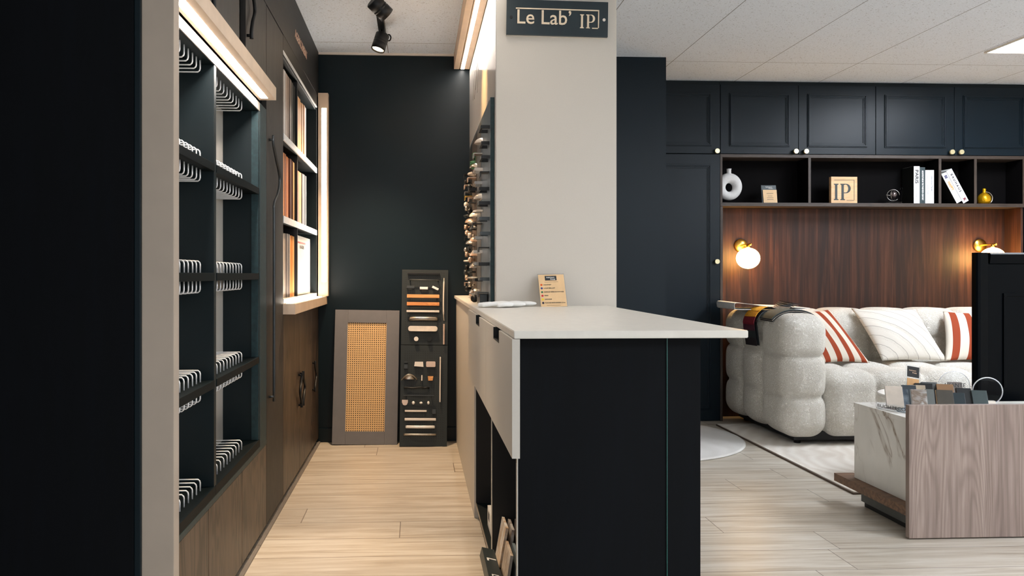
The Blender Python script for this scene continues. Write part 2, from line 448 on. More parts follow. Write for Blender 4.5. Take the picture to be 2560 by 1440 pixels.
def glass(name, c, rough=.02, alpha=None):
    t = NT(name); nz = t.noise(t.co(), 5., 1); t.col(t.ramp(nz, [(.3, c), (.7, c)]))
    t.b.inputs['Transmission Weight'].default_value = 1.; t.b.inputs['IOR'].default_value = 1.2
    return t.set(rough)
M['acrylic'] = glass('clear acrylic', (244, 247, 250))
M['strip_green'] = plain('green strip', (30, 82, 76), .2, vary=.1)

# ================================================================== THE SETTING
W = -.602          # front plane of the cabinets on the left
def struct(name, bm, m): return obj(name, bm, m, kind='structure')
bm = B(); add_box(bm, -1.4, 5.6, -1.6, 5.95, -.05, 0); struct('floor', bm, M['floor'])
bm = B(); add_box(bm, .329, 5.6, -1.6, 5.95, CEIL, CEIL+.05); struct('ceiling', bm, M['ceil_r'])
bm = B(); add_box(bm, -1.4, .328, -1.6, 5.95, CEIL, CEIL+.05); struct('ceiling', bm, M['ceil_l'])
bm = B(); add_box(bm, -1.4, -1.3, -1.6, 5.95, 0, CEIL); struct('wall_left', bm, M['teal_wall'])
bm = B(); add_box(bm, -1.3, .45, 4.95, 5.05, 0, CEIL); struct('wall_back_left', bm, M['teal_wall'])
bm = B(); add_box(bm, .45, 1.562, 4.95, 5.9, 0, CEIL); struct('wall_column', bm, M['teal_door'])
bm = B(); add_box(bm, 1.562, 5.6, 5.9, 5.95, 0, CEIL); struct('wall_back_right', bm, M['teal_wall'])
bm = B(); add_box(bm, 5.5, 5.6, -1.6, 5.9, 0, CEIL); struct('wall_right', bm, M['beige_panel'])
# beige partition carrying the sign
bm = B(); add_box(bm, .3285, .832, 3.3, 4.95, 0, CEIL, bev=.002); struct('wall_partition', bm, M['beige_panel'])
bm = B(); add_box(bm, .3262, .3284, 3.303, 4.945, .9, 2.29, bev=.001); struct('trim_3', bm, M['white_gloss'])
bm = B(); add_box(bm, W, .25, 4.938, 4.95, 0, .085, bev=.002); struct('baseboard_back', bm, M['teal_wall'])
bm = B(); add_box(bm, W-.02, .33, 4.936, 4.95, CEIL-.012, CEIL); struct('trim_2', bm, M['white_gloss'])
bm = B()
y = 1.0
while y < 4.9:
    add_box(bm, W, W+.013, y, min(y+2.05, 4.93), 0, .008, bev=.001); y += 2.053
struct('trim_1', bm, M['grey_strip'])

# ceiling lights (one lit panel of the tiled ceiling, plus added unseen ones)
def ceiling_panel(x, y, label):
    t = thing('ceiling_light', label, 'ceiling light', (x+.3, y+.6, CEIL), 'square led panels in the tiled ceiling')
    part('frame', M['whitemetal'], t, [(x, x+.6, y, y+.012, CEIL-.012, CEIL-.001), (x, x+.6, y+1.188, y+1.2, CEIL-.012, CEIL-.001),
        (x, x+.012, y+.012, y+1.188, CEIL-.012, CEIL-.001), (x+.588, x+.6, y+.012, y+1.188, CEIL-.012, CEIL-.001)], 0)
    part('diffuser', M['panel_light'], t, [(x+.012, x+.588, y+.012, y+1.188, CEIL-.009, CEIL-.002)], 0)
    return t
ceiling_panel(3.462, 3.53, 'bright white rectangular led panel in the ceiling above the sofa area')
for x, y in ((2.25, -.9), (3.462, .9), (4.1, -.9)):  # unseen panels added to brighten the room from overhead
    ceiling_panel(x, y, 'added white led ceiling panel nearer to the camera, out of view')

# ================================================================== LEFT CABINET RUN
t = thing('end_panel', 'tall blue-black panel closing the near end of the left cabinet run', 'cabinet panel', (-1.0, 1.83, 0))
part('panel', M['black_wood'], t, [(-1.29, -.625, 1.80, 1.83, 0, CEIL-.002)])
part('edge_strip', M['teal_wall'], t, [(-.624, -.6105, 1.80, 1.83, 0, CEIL-.002)])

# beige led frame round the near display
t = thing('led_light', 'beige frame with glowing led bar round the near wire-rack display', 'light fixture', (W+.03, 1.83, 0))
part('post', M['taupe'], t, [(-.6105, -.54, 1.808, 1.848, 0, 1.741)], .002)
part('light_bar', M['beige_wood'], t, [(W+.003, -.535, 1.849, 3.078, 1.693, 1.741)], .002)
part('led_strip', M['led'], t, [(-.586, -.560, 1.87, 3.04, 1.6922, 1.6945)], .001, 'glowing white led strip')

def niche_unit(name, label, y0, y1, wy, tag_yellow=False):
    t = thing(name, label, 'display cabinet', (-.67, (y0+y1)/2, .35), 'wire-rack display cabinets')
    xb = -.74
    part('side_panel', M['niche'], t, [(xb, W-.002, y0, y0+.012, .396, 1.656)])
    part('side_panel', M['niche'], t, [(xb, W-.002, y1-.012, y1, .396, 1.656)])
    if 'far half' in label: part('front_strip', M['teal_wood'], t, [(W-.030, W-.003, y1-.016, y1-.0125, .397, 1.655)], .0005)  # paler strip along the front of the far side wall
    part('back_panel', M['beige_panel'], t, [(xb-.012, xb, y0, y1, .36, 1.69)])
    part('top_panel', M['niche'], t, [(xb, W-.004, y0, y1, 1.656, 1.69)])
    part('lit_top_edge', M['whitemetal'], t, [(W-.004, W, y0, y1, 1.657, 1.688)], .0008)  # white strip paints the led glare on the top board's front edge
    part('bottom_panel', M['shelf_dark'], t, [(xb, W, y0, y1, .368, .396)])
    for z in (1.337, 1.011, .691):
        part('shelf', M['shelf_dark'], t, [(xb, W, y0+.0125, y1-.0125, z, z+.0235)])
    for zs, d in ((1.656, -1), (1.3605, 1), (1.337, -1), (1.0345, 1), (1.011, -1), (.7145, 1), (.691, -1), (.396, 1)):
        h = .034*d
        for yy in wy:
            bm = B()
            yy2 = yy + random.uniform(-.0015, .0015)
            add_tube(bm, [(-.633, yy2, zs), (-.633, yy2, zs+h*.72), (-.6345, yy2, zs+h*.88), (-.639, yy2, zs+h), (-.70, yy2, zs+h), (-.732, yy2, zs+h), (-.735, yy2, zs+h*.8), (-.735, yy2, zs)], .0023, 8)
            obj('wire_divider', bm, M['chrome'], t)
    return t
niche_unit('display_cabinet', 'near half of the dark open display cabinet with steel wire dividers', 1.849, 2.43, [2.372-.0405*k for k in range(6)])
niche_unit('display_cabinet', 'far half of the dark open display cabinet with nine steel wire dividers per shelf', 2.431, 3.107, [2.925-.0445*k for k in range(9)])
bm = B(); add_box(bm, -.73, W-.0, 3.1075, 3.237, .352, 1.69, bev=.002)
obj('filler_panel', bm, M['teal_wood'], None, 'narrow teal-grey upright panel between wire-rack display and tall cupboard', 'cabinet panel')

# drawers under the niche
def base_unit(name, label, ys, z0, z1, mat, handles=()):
    t = thing(name, label, 'cabinet', (-.9, (ys[0]+ys[-1])/2, 0))
    part('carcass', M['black'], t, [(-1.28, W-.022, ys[0], ys[-1], 0.0, z1)], 0)
    doors = []
    for a, b in zip(ys[:-1], ys[1:]):
        doors.append(part('door', mat, t, [(W-.020, W, a+.002, b-.002, z0, z1-.001)], .001))
    return t, doors
t, d = base_unit('base_cabinet', 'dark brown wood base cabinet with three grained fronts below the wire racks', [1.849, 2.349, 2.793, 3.237], .028, .35, M['ash_warm'])
part('top_edge', M['teal_wood'], t, [(W-.004, W+.0005, 1.849, 3.237, .3502, .3675)], .0005)

def curved_handle(y0, z0, z1, bulge, w=.006, mat='ptblack', r=.007):
    """flat bar lying a few mm off the door, bowed sideways by bulge"""
    bm = B(); L = z1-z0; x = W+.016
    pts = [(x, y0, z0), (x, y0, z0+L*.12), (x, y0+bulge*.35, z0+L*.28), (x, y0+bulge, z0+L*.5), (x, y0+bulge*.35, z0+L*.72), (x, y0, z0+L*.88), (x, y0, z1)]
    add_tube(bm, smooth_path(pts, 6), r, 8)
    for z in (z0+.012, z1-.012): add_cyl(bm, (W, y0, z), (x, y0, z), r*.8, 8)
    return bm
# tall cupboard with the long wavy handle
t = thing('tall_cupboard', 'narrow full-height dark wood cupboard with one long wavy metal handle', 'cabinet', (-.9, 3.44, 0))
part('carcass', M['black'], t, [(-1.28, W-.022, 3.239, 3.64, 0, 2.11)], 0)
d = part('door', M['ash_dim'], t, [(W-.02, W, 3.241, 3.638, .028, 2.108)], .001)
bm = B(); x = W+.018
add_tube(bm, smooth_path([(x, 3.292, 1.597), (x, 3.295, 1.56), (x, 3.36, 1.51), (x, 3.45, 1.44), (x, 3.40, 1.37), (x, 3.315, 1.32), (x, 3.31, 1.25), (x, 3.31, .9), (x, 3.31, .51)], 8), .006, 8)
for z in (1.58, .53): add_cyl(bm, (W, 3.30, z), (x, 3.30, z), .005, 8)
sub('handle', bm, M['ptgrey'], d, 'long thin metal handle with a wave at its top')
# wall cupboards above the led bar
def wall_unit(label, y0, y1, hy, z0=1.742, z1=2.112):
    t = thing('wall_cabinet', label, 'cabinet', (-.9, (y0+y1)/2, z0))
    part('carcass', M['black'], t, [(-1.28, W-.022, y0, y1, z0, z1)], 0)
    d = part('door', M['ash_dim'], t, [(W-.02, W, y0+.002, y1-.002, z0, z1-.001)], .001)
    if hy: sub('handle', curved_handle(*hy), M['ptblack'], d, 'black curved bar handle')
    return t
wall_unit('dark wood wall cupboard above the led bar, nearest the post', 1.849, 2.30, None)
wall_unit('dark wood wall cupboard above the led bar, left of the black gap', 2.301, 2.752, (2.345, 1.80, 2.09, .05), z1=2.112)
wu = wall_unit('narrow dark wood wall cupboard with black wavy handle, above the bar end', 2.848, 3.237, (2.872, 1.866, 2.11, .06))

part('side_filler', M['black'], wu, [(-1.28, W-.03, 2.753, 2.847, 1.742, 2.112)], 0, 'recessed black strip')
# frieze with lettering
t = thing('frieze_board', 'long dark wood frieze under the ceiling with AGENCEMENT in raised letters', 'sign board', (-.7, 3.4, 2.115))
part('board', M['frieze_wood'], t, [(-1.28, W, 1.849, 4.937, 2.115, CEIL-.001)], .001)
bm = B()
MT = Matrix.Translation((W+.0015, 4.20, 2.222)) @ Matrix(((0,0,1,0),(1,0,0,0),(0,1,0,0),(0,0,0,1)))
text_bm(bm, 'AGENCEMENT', .060, MT, .002, 1.04, .0, 'CENTER', 1.08)
obj('lettering', bm, plain('rose letters', (206, 172, 152), .5), t, 'rose coloured capital letters reading AGENCEMENT')
t = thing('inner_rail', 'dark rail below the frieze over the lit sample window', 'cabinet panel', (-.7, 4.3, 2.04))
part('rail', M['frieze_wood'], t, [(-.9, W, 3.642, 4.87, 2.043, 2.113)], .001)
part('edging', M['alu'], t, [(W-.008, W+.001, 3.642, 4.86, 2.036, 2.0425)], .0005)

# lit sample window
t = thing('sample_cabinet', 'open lit cabinet holding upright colour samples on three levels', 'display cabinet', (-.8, 4.25, .9))
part('back_panel', M['niche'], t, [(-.88, -.87, 3.642, 4.93, .90, 2.04)])
part('side_panel', M['niche'], t, [(-.87, W-.002, 3.642, 3.654, .905, 2.035)])
part('side_panel', M['niche'], t, [(-.87, W-.002, 4.86, 4.872, .905, 2.035)])
part('top_panel', M['niche'], t, [(-.87, W-.009, 3.654, 4.86, 2.022, 2.034)])
part('bottom_panel', M['white_gloss'], t, [(-.87, W, 3.655, 4.859, .898, .918)])
for z in (1.64, 1.266):
    s = part('shelf', M['shelf_dark'], t, [(-.868, W-.006, 3.656, 4.858, z+.002, z+.028)])
    bm = B(); add_box(bm, W-.006, W+.001, 3.656, 4.858, z, z+.03, bev=.001)
    sub('edging', bm, M['alu'], s, 'brushed metal edging')
for z0, z1 in ((.918, 1.268), (1.294, 1.642), (1.668, 2.022)):
    part('divider', M['black'], t, [(-.868, W-.012, 4.145, 4.165, z0, z1)])
t2 = thing('led_light', 'sand coloured frame with vertical led bar round the lit sample window', 'light fixture', (W+.03, 4.25, .85))
part('sill', M['beige_wood'], t2, [(W+.001, -.548, 3.642, 4.936, .849, .897)], .002)
part('sill_edge', M['beige_wood'], t2, [(-.606, -.6005, 3.642, 4.93, .849, .897)], .001)
part('upright', M['beige_wood'], t2, [(-.598, -.538, 4.884, 4.936, .898, 2.131)], .002)
part('led_strip', M['led2'], t2, [(-.576, -.548, 4.8832, 4.8855, .985, 2.038)], .001, 'vertical glowing led strip')
part('sill_led', M['led2'], t2, [(-.596, -.572, 3.70, 4.84, .8965, .8985)], .0005, 'led strip let into the top of the sill')
# samples
SAMP = {
 'TL': (3.668, 4.135, 1.668, .325, [(206,190,180),(190,172,160),(196,196,194),(168,150,138),(142,124,112),(108,96,88),(76,76,74),(40,42,42)], 'top left', ['pale pink-beige','beige','light grey','greige','taupe','brown-grey','dark grey','black']),
 'TR': (4.175, 4.56, 1.668, .30, [(228,214,200),(222,184,144),(212,168,120),(206,156,108),(222,178,136),(190,140,96),(232,226,220)], 'top right', ['ivory','light tan','honey','warm oak','sand','light brown','white']),
 'ML': (3.668, 4.135, 1.294, .31, [(150,96,60),(186,120,66),(216,148,84),(150,90,52),(196,128,70),(112,66,40),(92,52,34),(70,42,30),(214,176,136)], 'middle left', ['chestnut','amber','bright oak','russet','golden','brown','dark brown','espresso','pale oak']),
 'MR': (4.175, 4.56, 1.294, .29, [(222,126,66),(206,96,60),(210,160,112),(226,186,120),(108,108,116),(86,88,98),(60,62,70)], 'middle right', ['orange','brick','light brown','straw','slate blue','blue-grey','charcoal']),
 'BL': (3.668, 4.135, .918, .31, [(232,218,204),(214,196,176),(222,206,188),(170,158,148),(126,116,110),(100,92,88),(226,160,92),(206,138,76),(230,180,122)], 'bottom left', ['cream','light sand','off-white','warm grey','grey','dark taupe','orange oak','caramel','light honey']),
}
for key, (ya, yb, z, h, cols, pos, names) in SAMP.items():
    n = len(cols); dy = (yb-ya)/n
    for i, c in enumerate(cols):
        bm = B(); w = dy*.82
        add_box(bm, -.84, W-.02-random.uniform(0, .006), ya+dy*i, ya+dy*i+w, z+.0008, z+h-random.uniform(0, .006), bev=.002)
        m = wood('sample '+names[i]+' '+key, tuple(q*.86 for q in c), c, tuple(min(255, q*1.07) for q in c), 'Z', 2.5, .5, lines=.25) if key in ('ML', 'BL', 'TR') else plain('sample '+names[i]+' '+key, c, .45)
        side = 'nearest' if i == 0 else ('farthest' if i == n-1 else '%s along' % ['', 'second', 'third', 'fourth', 'fifth', 'sixth', 'seventh', 'eighth'][i])
        obj('sample_board', bm, m, None, '%s sample board, %s, %s bay of lit cabinet' % (names[i], side, pos), 'sample board', 'sample boards in the %s bay' % pos)
bm = B(); add_box(bm, -.84, W-.03, 4.20, 4.255, .9185, 1.20, bev=.003)
for k in range(1): pass
t = thing('ring_binder', 'white upright catalogue with a red stripe in the bottom right bay', 'binder', (-.7, 4.45, .9185))
part('cover', M['paper'], t, [(-.628, -.622, 4.19, 4.70, .9225, 1.235), (-.80, -.629, 4.66, 4.70, .9225, 1.23)], .002)
part('pages', M['paper'], t, [(-.80, -.63, 4.20, 4.655, .9225, 1.225)], .001)
bm = B(); add_box(bm, -.6215, -.6208, 4.22, 4.50, 1.196, 1.204)
obj('stripe', bm, plain('red print', (176, 52, 46), .5), t, 'red printed stripe')
bm = B(); text_bm(bm, 'EGGER', .026, Matrix.Translation((-.6208, 4.36, 1.176)) @ Matrix(((0,0,1,0),(1,0,0,0),(0,1,0,0),(0,0,0,1))), .0008, 2.)
obj('print', bm, M['ink'], t)

# base doors under the window
t, ds = base_unit('base_cabinet', 'dark brown wood base cupboard with three tall doors under the lit sample window', [3.642, 4.142, 4.61, 4.936], .028, .847, M['ash_warm'])
sub('handle', curved_handle(4.112, .352, .53, -.052), M['ptblack'], ds[0], 'black bowed handle')
sub('handle', curved_handle(4.172, .352, .53, .058), M['ptblack'], ds[1], 'black bowed handle')
sub('handle', curved_handle(4.655, .352, .53, .062), M['ptblack'], ds[2], 'black bowed handle')

# ================================================================== BACK OF THE CORRIDOR
# leaning cane door
def lean(x0, z_h, yb, yt, roll=0.):
    """matrix putting a board drawn in its own x/z plane against the wall"""
    a = math.atan2(yt-yb, z_h)
    return Matrix.Translation((x0, yb, 0)) @ Matrix.Rotation(roll, 4, 'Y') @ Matrix.Rotation(-a, 4, 'X')
t = thing('cane_door', 'grey framed cabinet door with woven cane panel leaning on the dark wall', 'cabinet door', (-.315, 4.85, 0))
t.matrix_basis = lean(-.315, .81, 4.846, 4.918, R(.95))
def local(name, bm, mat, parent, label=None):
    me = bpy.data.meshes.new(name); bm.normal_update(); bm.to_mesh(me); bm.free(); me.materials.append(mat)
    o = bpy.data.objects.new(name, me); COL.objects.link(o); o.parent = parent
    if label: o['label'] = label
    return o
grey_door = plain('warm grey lacquer', (116, 115, 118), .45, vary=.02)
bm = B(); hw, hh, s = .196, .815, .078
add_box(bm, -hw, -hw+s, 0, .019, .003, hh, bev=.0012); add_box(bm, hw-s, hw, 0, .019, .003, hh, bev=.0012)
add_box(bm, -hw+s+.0006, hw-s-.0006, 0.0004, .019, .003, .003+s, bev=.0012); add_box(bm, -hw+s+.0006, hw-s-.0006, .0004, .019, hh-s, hh, bev=.0012)
local('door_frame', bm, grey_door, t)
bm = B(); add_box(bm, -hw+s, hw-s, .006, .012, s+.003, hh-s)
local('cane_panel', bm, M['cane'], t, 'honey coloured woven cane with round holes')

# leaning handle board
BM = lean(.038, 1.03, 4.782, 4.925, R(.75))
t = thing('handle_board', 'tall black perforated board of furniture handles leaning on the dark wall', 'display board', (.038, 4.78, 0))
t.matrix_basis = BM
bm = B(); add_box(bm, -.142, .142, 0, .016, .003, .605, bev=.0015); local('lower_board', bm, M['peg'], t)
bm = B(); add_box(bm, -.142, .142, 0, .016, .608, 1.068, bev=.0015); local('upper_board', bm, M['peg'], t)

# pixel sizes of the board were read off the photo: 1 unit = board metres
def bh(name, bm, mat, label, extra=()):
    """handle mounted on the leaning board; drawn in board space"""
    bmesh.ops.transform(bm, matrix=BM, verts=bm.verts)
    if name == 'shell_pull':
        for f in bm.faces: f.smooth = True
    o = obj(name, bm, mat, None, label, 'handle', 'handles on the leaning board')
    return o
def bar(x0, x1, z, hh, d=.03, proud=.012, bev=.003, rot=0., feet=True):
    bm = B(); cx = (x0+x1)/2; L = (x1-x0)/2
    Mx = Matrix.Translation((cx, 0, z)) @ Matrix.Rotation(rot, 4, 'Y')
    add_box(bm, -L, L, -d, -d+proud, -hh/2, hh/2, bev=bev, M=Mx)
    if feet:
        for s in (-1, 1): add_box(bm, s*L*.82-.004, s*L*.82+.004, -d+proud, .0, -hh*.3, hh*.3, M=Mx)
    else:
        add_box(bm, -L*.7, L*.7, -d+proud, .0, -hh*.2, hh*.2, M=Mx)
    return bm
# upper half (z of board measured from its foot)
bh('edge_pull', bar(-.108, .09, 1.042, .014, .02), M['ptblack'], 'long black edge pull at the very top of the leaning board')
bm = B(); add_tube(bm, [(-.092, 0, 1.0), (-.092, -.026, 1.0), (-.088, -.03, 1.002), (.076, -.03, 1.0), (.08, -.026, 1.0), (.08, 0, 1.0)], .004, 8); bh('bar_handle', bm, M['ptgrey'], 'thin dark bracket handle, second from the top of the leaning board')
bh('cup_pull', bar(-.112, -.064, .957, .016, .024), M['ptgrey'], 'short dark grey pull, left of the silver one in the third row')
bh('cup_pull', bar(-.032, .018, .952, .016, .026), M['chrome'], 'short silver pull in the middle of the third row')
bh('cup_pull', bar(.042, .084, .953, .014, .026, rot=R(25)), M['chrome'], 'small silver pull mounted aslant in the third row, right')
bh('bar_handle', bar(-.11, .088, .902, .021), M['oak_handle'], 'pale oak bar handle, upper of the two wooden bars')
bh('bar_handle', bar(-.11, .088, .855, .021), M['oak_handle2'], 'amber oak bar handle, lower of the two wooden bars')
bh('bar_handle', bar(-.111, .088, .81, .013), M['whitemetal'], 'slim white bar handle under the two wooden bars')
bm = B(); add_tube(bm, smooth_path([(-.094, -.002, .765), (-.085, -.02, .765), (-.04, -.032, .765), (-.01, -.034, .765), (.03, -.032, .765), (.07, -.02, .765), (.078, -.002, .765)], 5), .011, 10, flat=.35, up=Vector((0,1,0))); bh('bow_handle', bm, M['steel'], 'bowed brushed steel handle above the wide white one')
bm = B(); rounded(bm, -.099, .078, .688, .720, -.032, -.01, .0145, 6); add_box(bm, -.08, .06, -.01, 0, .698, .71); bh('wide_handle', bm, plain('champagne cream metal', (236, 220, 200), .3, .4), 'wide cream handle with rounded ends, above the two knobs')
for x, m, lb in ((-.05, 'whitemetal', 'round white knob on the left, low on the upper board'), (.03, 'ptblack', 'round black knob on the right, low on the upper board')):
    bm = B(); add_cyl(bm, (x, 0, .643), (x, -.018, .643), .006, 16); add_cyl(bm, (x, -.016, .642), (x, -.03, .642), .0135, 24)
    bh('knob', bm, M[m], lb)
bm = B(); add_tube(bm, smooth_path([(.116, -.002, 1.018), (.115, -.02, .99), (.113, -.026, .90), (.114, -.022, .80), (.118, -.002, .755)], 6), [.0022]*6+[.0045]*13+[.0025]*6, 8); bh('bow_handle', bm, M['whitemetal'], 'tall slim white bow handle at the upper right edge')
bh('bar_handle', bar(.112, .122, .672, .125, .026, bev=.003, feet=False), M['copper'], 'short upright rose bar at the right edge of the upper board')
# lower half
bm = B(); add_box(bm, -.121, -.098, -.022, 0, .497, .503, bev=.002); add_box(bm, -.121, -.098, -.016, 0, .462, .49, bev=.002); bh('tab_pull', bm, M['ptgrey'], 'black tab pull at the top left of the lower board')
bm = B(); add_prism(bm, [(-.06, .478), (-.004, .474), (-.007, .505), (-.056, .505)], 'Y', -.024, 0); bh('cup_pull', bm, M['whitemetal'], 'white flared pull in the top row of the lower board')
bm = B(); rounded(bm, .012, .068, .474, .507, -.024, 0, .006); rounded(bm, .018, .062, .480, .502, -.0255, -.024, .004); bh('cup_pull', bm, M['copper'], 'rectangular rose metal pull at the top right of the lower board')
bm = B()
for k in range(9):
    pass
prof = [( .0, .03), (.012, .0285), (.022, .023), (.030, .013), (.034, 0)]
arc = []
add_tube(bm, smooth_path([(-.135, -.004, .395), (-.128, -.012, .404), (-.108, -.02, .423), (-.089, -.022, .428), (-.07, -.02, .424), (-.05, -.012, .408), (-.043, -.004, .397)], 6), .0035, 8)
g = bmesh.ops.create_uvsphere(bm, u_segments=20, v_segments=10, radius=.034, matrix=Matrix.Translation((-.089, -.002, .399)) @ Matrix.Diagonal((1, .6, .78, 1)))
bmesh.ops.delete(bm, geom=[v for v in g['verts'] if v.co.z < .3985 or v.co.y > .002], context='VERTS')
SHELL = True; bh('shell_pull', bm, M['steel'], 'half-moon brushed steel shell pull on the left of the lower board')
bh('bar_handle', bar(-.017, -.009, .408, .034, .022, feet=False), M['whitemetal'], 'tiny upright white bar in the middle of the lower board')
bm = B(); add_prism(bm, [(.026, .393), (.052, .393), (.056, .419), (.023, .419)], 'Y', -.022, 0); bh('wooden_pull', bm, M['oak_handle'], 'small square oak pull on the right of the lower board')
bm = B(); add_tube(bm, smooth_path([(-.12, -.004, .349), (-.095, -.012, .349), (-.06, -.016, .347), (-.02, -.02, .352), (.0, -.016, .348), (.02, -.012, .35), (.03, -.004, .349)], 5), .0055, 8); bh('wave_handle', bm, M['ptblack'], 'black wavy handle below the steel shell pull')
bh('bar_handle', bar(-.123, .062, .304, .006, .028, .006, .001), M['ptgrey'], 'very thin dark grey bar across the middle of the lower board')
bm = B(); add_prism(bm, [(-.13, .277), (-.13, .262), (-.123, .247), (-.112, .244), (-.101, .248), (-.095, .262), (-.095, .277)], 'Y', -.02, 0); bh('cup_pull', bm, M['copper'], 'small rounded rose metal pull left of three tiny knobs')
for x, lb, sc in ((-.062, 'round small silver knob, first of the three tiny knobs', (1, .8, 1.05)), (-.016, 'flat oval silver knob between two tiny knobs', (1.0, .7, .7)), (.028, 'drop shaped silver knob, right one of the three tiny knobs', (.8, .7, 1.1))):
    bm = B(); add_cyl(bm, (x, 0, .26), (x, -.014, .26), .004, 12); add_sphere(bm, (x, -.018, .26), .0095, 16, sc)
    bh('knob', bm, M['chrome'], lb)
bh('bar_handle', bar(-.113, .018, .212, .011, .026), M['whitemetal'], 'shorter white bar handle beside the square black pull')
bm = B(); add_box(bm, .05, .075, -.02, 0, .194, .222, bev=.003); bh('square_pull', bm, M['ptgrey'], 'square dark pull at the lower right of the board')
bh('bar_handle', bar(-.113, .074, .163, .015, .028), M['whitemetal'], 'long white bar handle, third from the foot of the board')
bm = B(); add_tube(bm, smooth_path([(-.106, -.002, .118), (-.1, -.016, .118), (-.06, -.026, .118), (-.016, -.03, .118), (.03, -.026, .118), (.062, -.016, .118), (.068, -.002, .118)], 5), .0085, 8, flat=.3, up=Vector((0,1,0))); bh('bow_handle', bm, M['chrome'], 'bowed chrome handle, second from the foot of the board')
bm = B(); add_tube(bm, smooth_path([(-.117, -.002, .073), (-.11, -.014, .073), (-.06, -.022, .073), (-.02, -.024, .073), (.03, -.022, .073), (.07, -.014, .073), (.077, -.002, .073)], 5), .006, 8, flat=.5, up=Vector((0,1,0))); bh('bow_handle', bm, M['steel'], 'slim bowed steel handle at the foot of the leaning board')
bh('bar_handle', bar(.093, .101, .40, .27, .026, bev=.003, feet=False), M['whitemetal'], 'long upright white bar at the right edge of the lower board')

# spot lights and their track
t = thing('spot_track', 'black ceiling track with two spot lights over the corridor', 'spot light', (-.19, 4.2, CEIL))
part('rail', M['ptblack'], t, [(-.211, -.176, 2.4, 4.57, CEIL-.02, CEIL-.001)], .002)
def spot(name, c, ax, L=.095, r=.038, lit=True):
    a = Vector(ax).normalized(); c = Vector(c); q = a.to_track_quat('Z', 'Y').to_matrix().to_4x4()
    bm = B()
    add_lathe(bm, [(r*.86, -L/2), (r, -L/2+.004), (r, -.008), (r*.96, -.006), (r*.96, -.003), (r, -.001), (r, .004), (r*.96, .006), (r*.96, .009), (r, .011), (r, L/2), (r*.88, L/2), (r*.86, L/2-.012)], n=32, M=Matrix.Translation(c) @ q)
    o = obj('spot_head', bm, M['ptblack'], t, name)
    bm = B(); add_lathe(bm, [(r*.84, 0), (r*.84, .002)], n=24, M=Matrix.Translation(c+a*(L/2-.010)) @ q)
    sub('lamp_face', bm, M['bulb'], o)
    return o
spot('upper spot head turned to the right', (-.172, 3.74, 2.272), (.70, .42, -.58))
spot('lower spot head pointing down', (-.198, 4.36, 2.292), (-.28, -.16, -.94))
spot('added third spot head nearer the camera, out of view', (-.19, 2.6, 2.275), (.1, -.1, -.98))  # unseen head added to light the corridor floor
bm = B(); add_tube(bm, [(-.192, 4.40, CEIL-.02), (-.19, 4.40, 2.30)], .006, 8); add_tube(bm, [(-.185, 3.78, CEIL-.02), (-.18, 3.76, 2.29)], .006, 8); add_tube(bm, [(-.19, 2.6, CEIL-.02), (-.19, 2.6, 2.30)], .006, 8)
obj('arm', bm, M['ptblack'], t)
bm = B(); add_tube(bm, smooth_path([(-.168, 4.40, 2.335), (-.152, 4.40, 2.345), (-.142, 4.40, 2.33), (-.15, 4.40, 2.312), (-.172, 4.39, 2.312)], 6), .004, 8)
obj('cable', bm, M['ptblack'], t, 'short looped black cable')

# long light box above the counter
t = thing('light_box', 'beige ceiling box with long led strip above the handle wall', 'light fixture', (.28, 3.6, CEIL))
part('housing', M['beige_wood'], t, [(.229, .262, 1.6, 4.934, 2.297, CEIL-.001), (.265, .325, 1.6, 4.934, 2.297, CEIL-.001)], .002)
part('led_strip', M['led3'], t, [(.272, .292, 1.62, 4.93, 2.2962, 2.2975)], .001, 'long bright led strip')

# ================================================================== HANDLE WALL above the counter
t = thing('handle_wall', 'tall grey board full of furniture handles seen edge-on above the counter', 'display board', (.315, 4.0, .9))
part('board', plain('grey metallic board', (126, 140, 152), .3, .5, vary=.05), t, [(.309, .3255, 3.36, 4.66, .9015, 1.775)], .001)
part('edge', M['teal_wood'], t, [(.3092, .3256, 3.352, 3.3595, .9015, 1.775)], .001)
for i, (ya, yb, c) in enumerate(((4.44, 4.655, (52, 52, 50)), (4.10, 4.42, (84, 74, 66)), (3.83, 4.08, (92, 92, 92)))):
    part('print_panel', plain('printed panel %d' % i, c, .35, .2, vary=.15, scale=6.), t, [(.3075, .309, ya, yb, .93, 1.76)], .0004)
bm = B()
for k in range(7):
    a = random.uniform(0, 6.28); y_, z_ = 4.16+random.uniform(-.03, .05), 1.62+random.uniform(-.05, .05)
    add_lathe(bm, [(.0, 0), (.022, 0), (.022, .0008), (0, .0008)], n=10, M=Matrix.Translation((.3072, y_, z_)) @ Euler((a, R(-90), 0)).to_matrix().to_4x4() @ Matrix.Diagonal((.5, 1.4, 1, 1)))
obj('leaf_print', bm, plain('green leaf print', (64, 120, 78), .5), t, 'green leaf print')
bm = B()
for k, (yy, dz) in enumerate(((4.62, .0), (4.50, -.02), (4.40, .01), (4.30, -.03))):
    add_tube(bm, smooth_path([(.3258, yy, 2.20+dz), (.3258, yy-.05, 2.15+dz), (.3258, yy-.04, 2.09+dz), (.3258, yy+.01, 2.04+dz)], 4), .0022, 5, flat=.3)
obj('wall_drawing', bm, plain('grey line ink', (150, 146, 142), .6), None, 'faint grey curved strokes drawn on the white side of the partition', 'wall drawing')
HM = [('ptblack', 'black'), ('ptgrey', 'dark grey'), ('steel', 'brushed steel'), ('copper', 'rose metal'), ('whitemetal', 'white metal'), ('brass', 'brass')]
ROW = ['top', 'second', 'third', 'fourth', 'fifth', 'sixth', 'seventh', 'eighth', 'ninth', 'tenth', 'eleventh', 'lowest']
COLN = ['near column', 'second column', 'third column', 'far column']
XB = .309
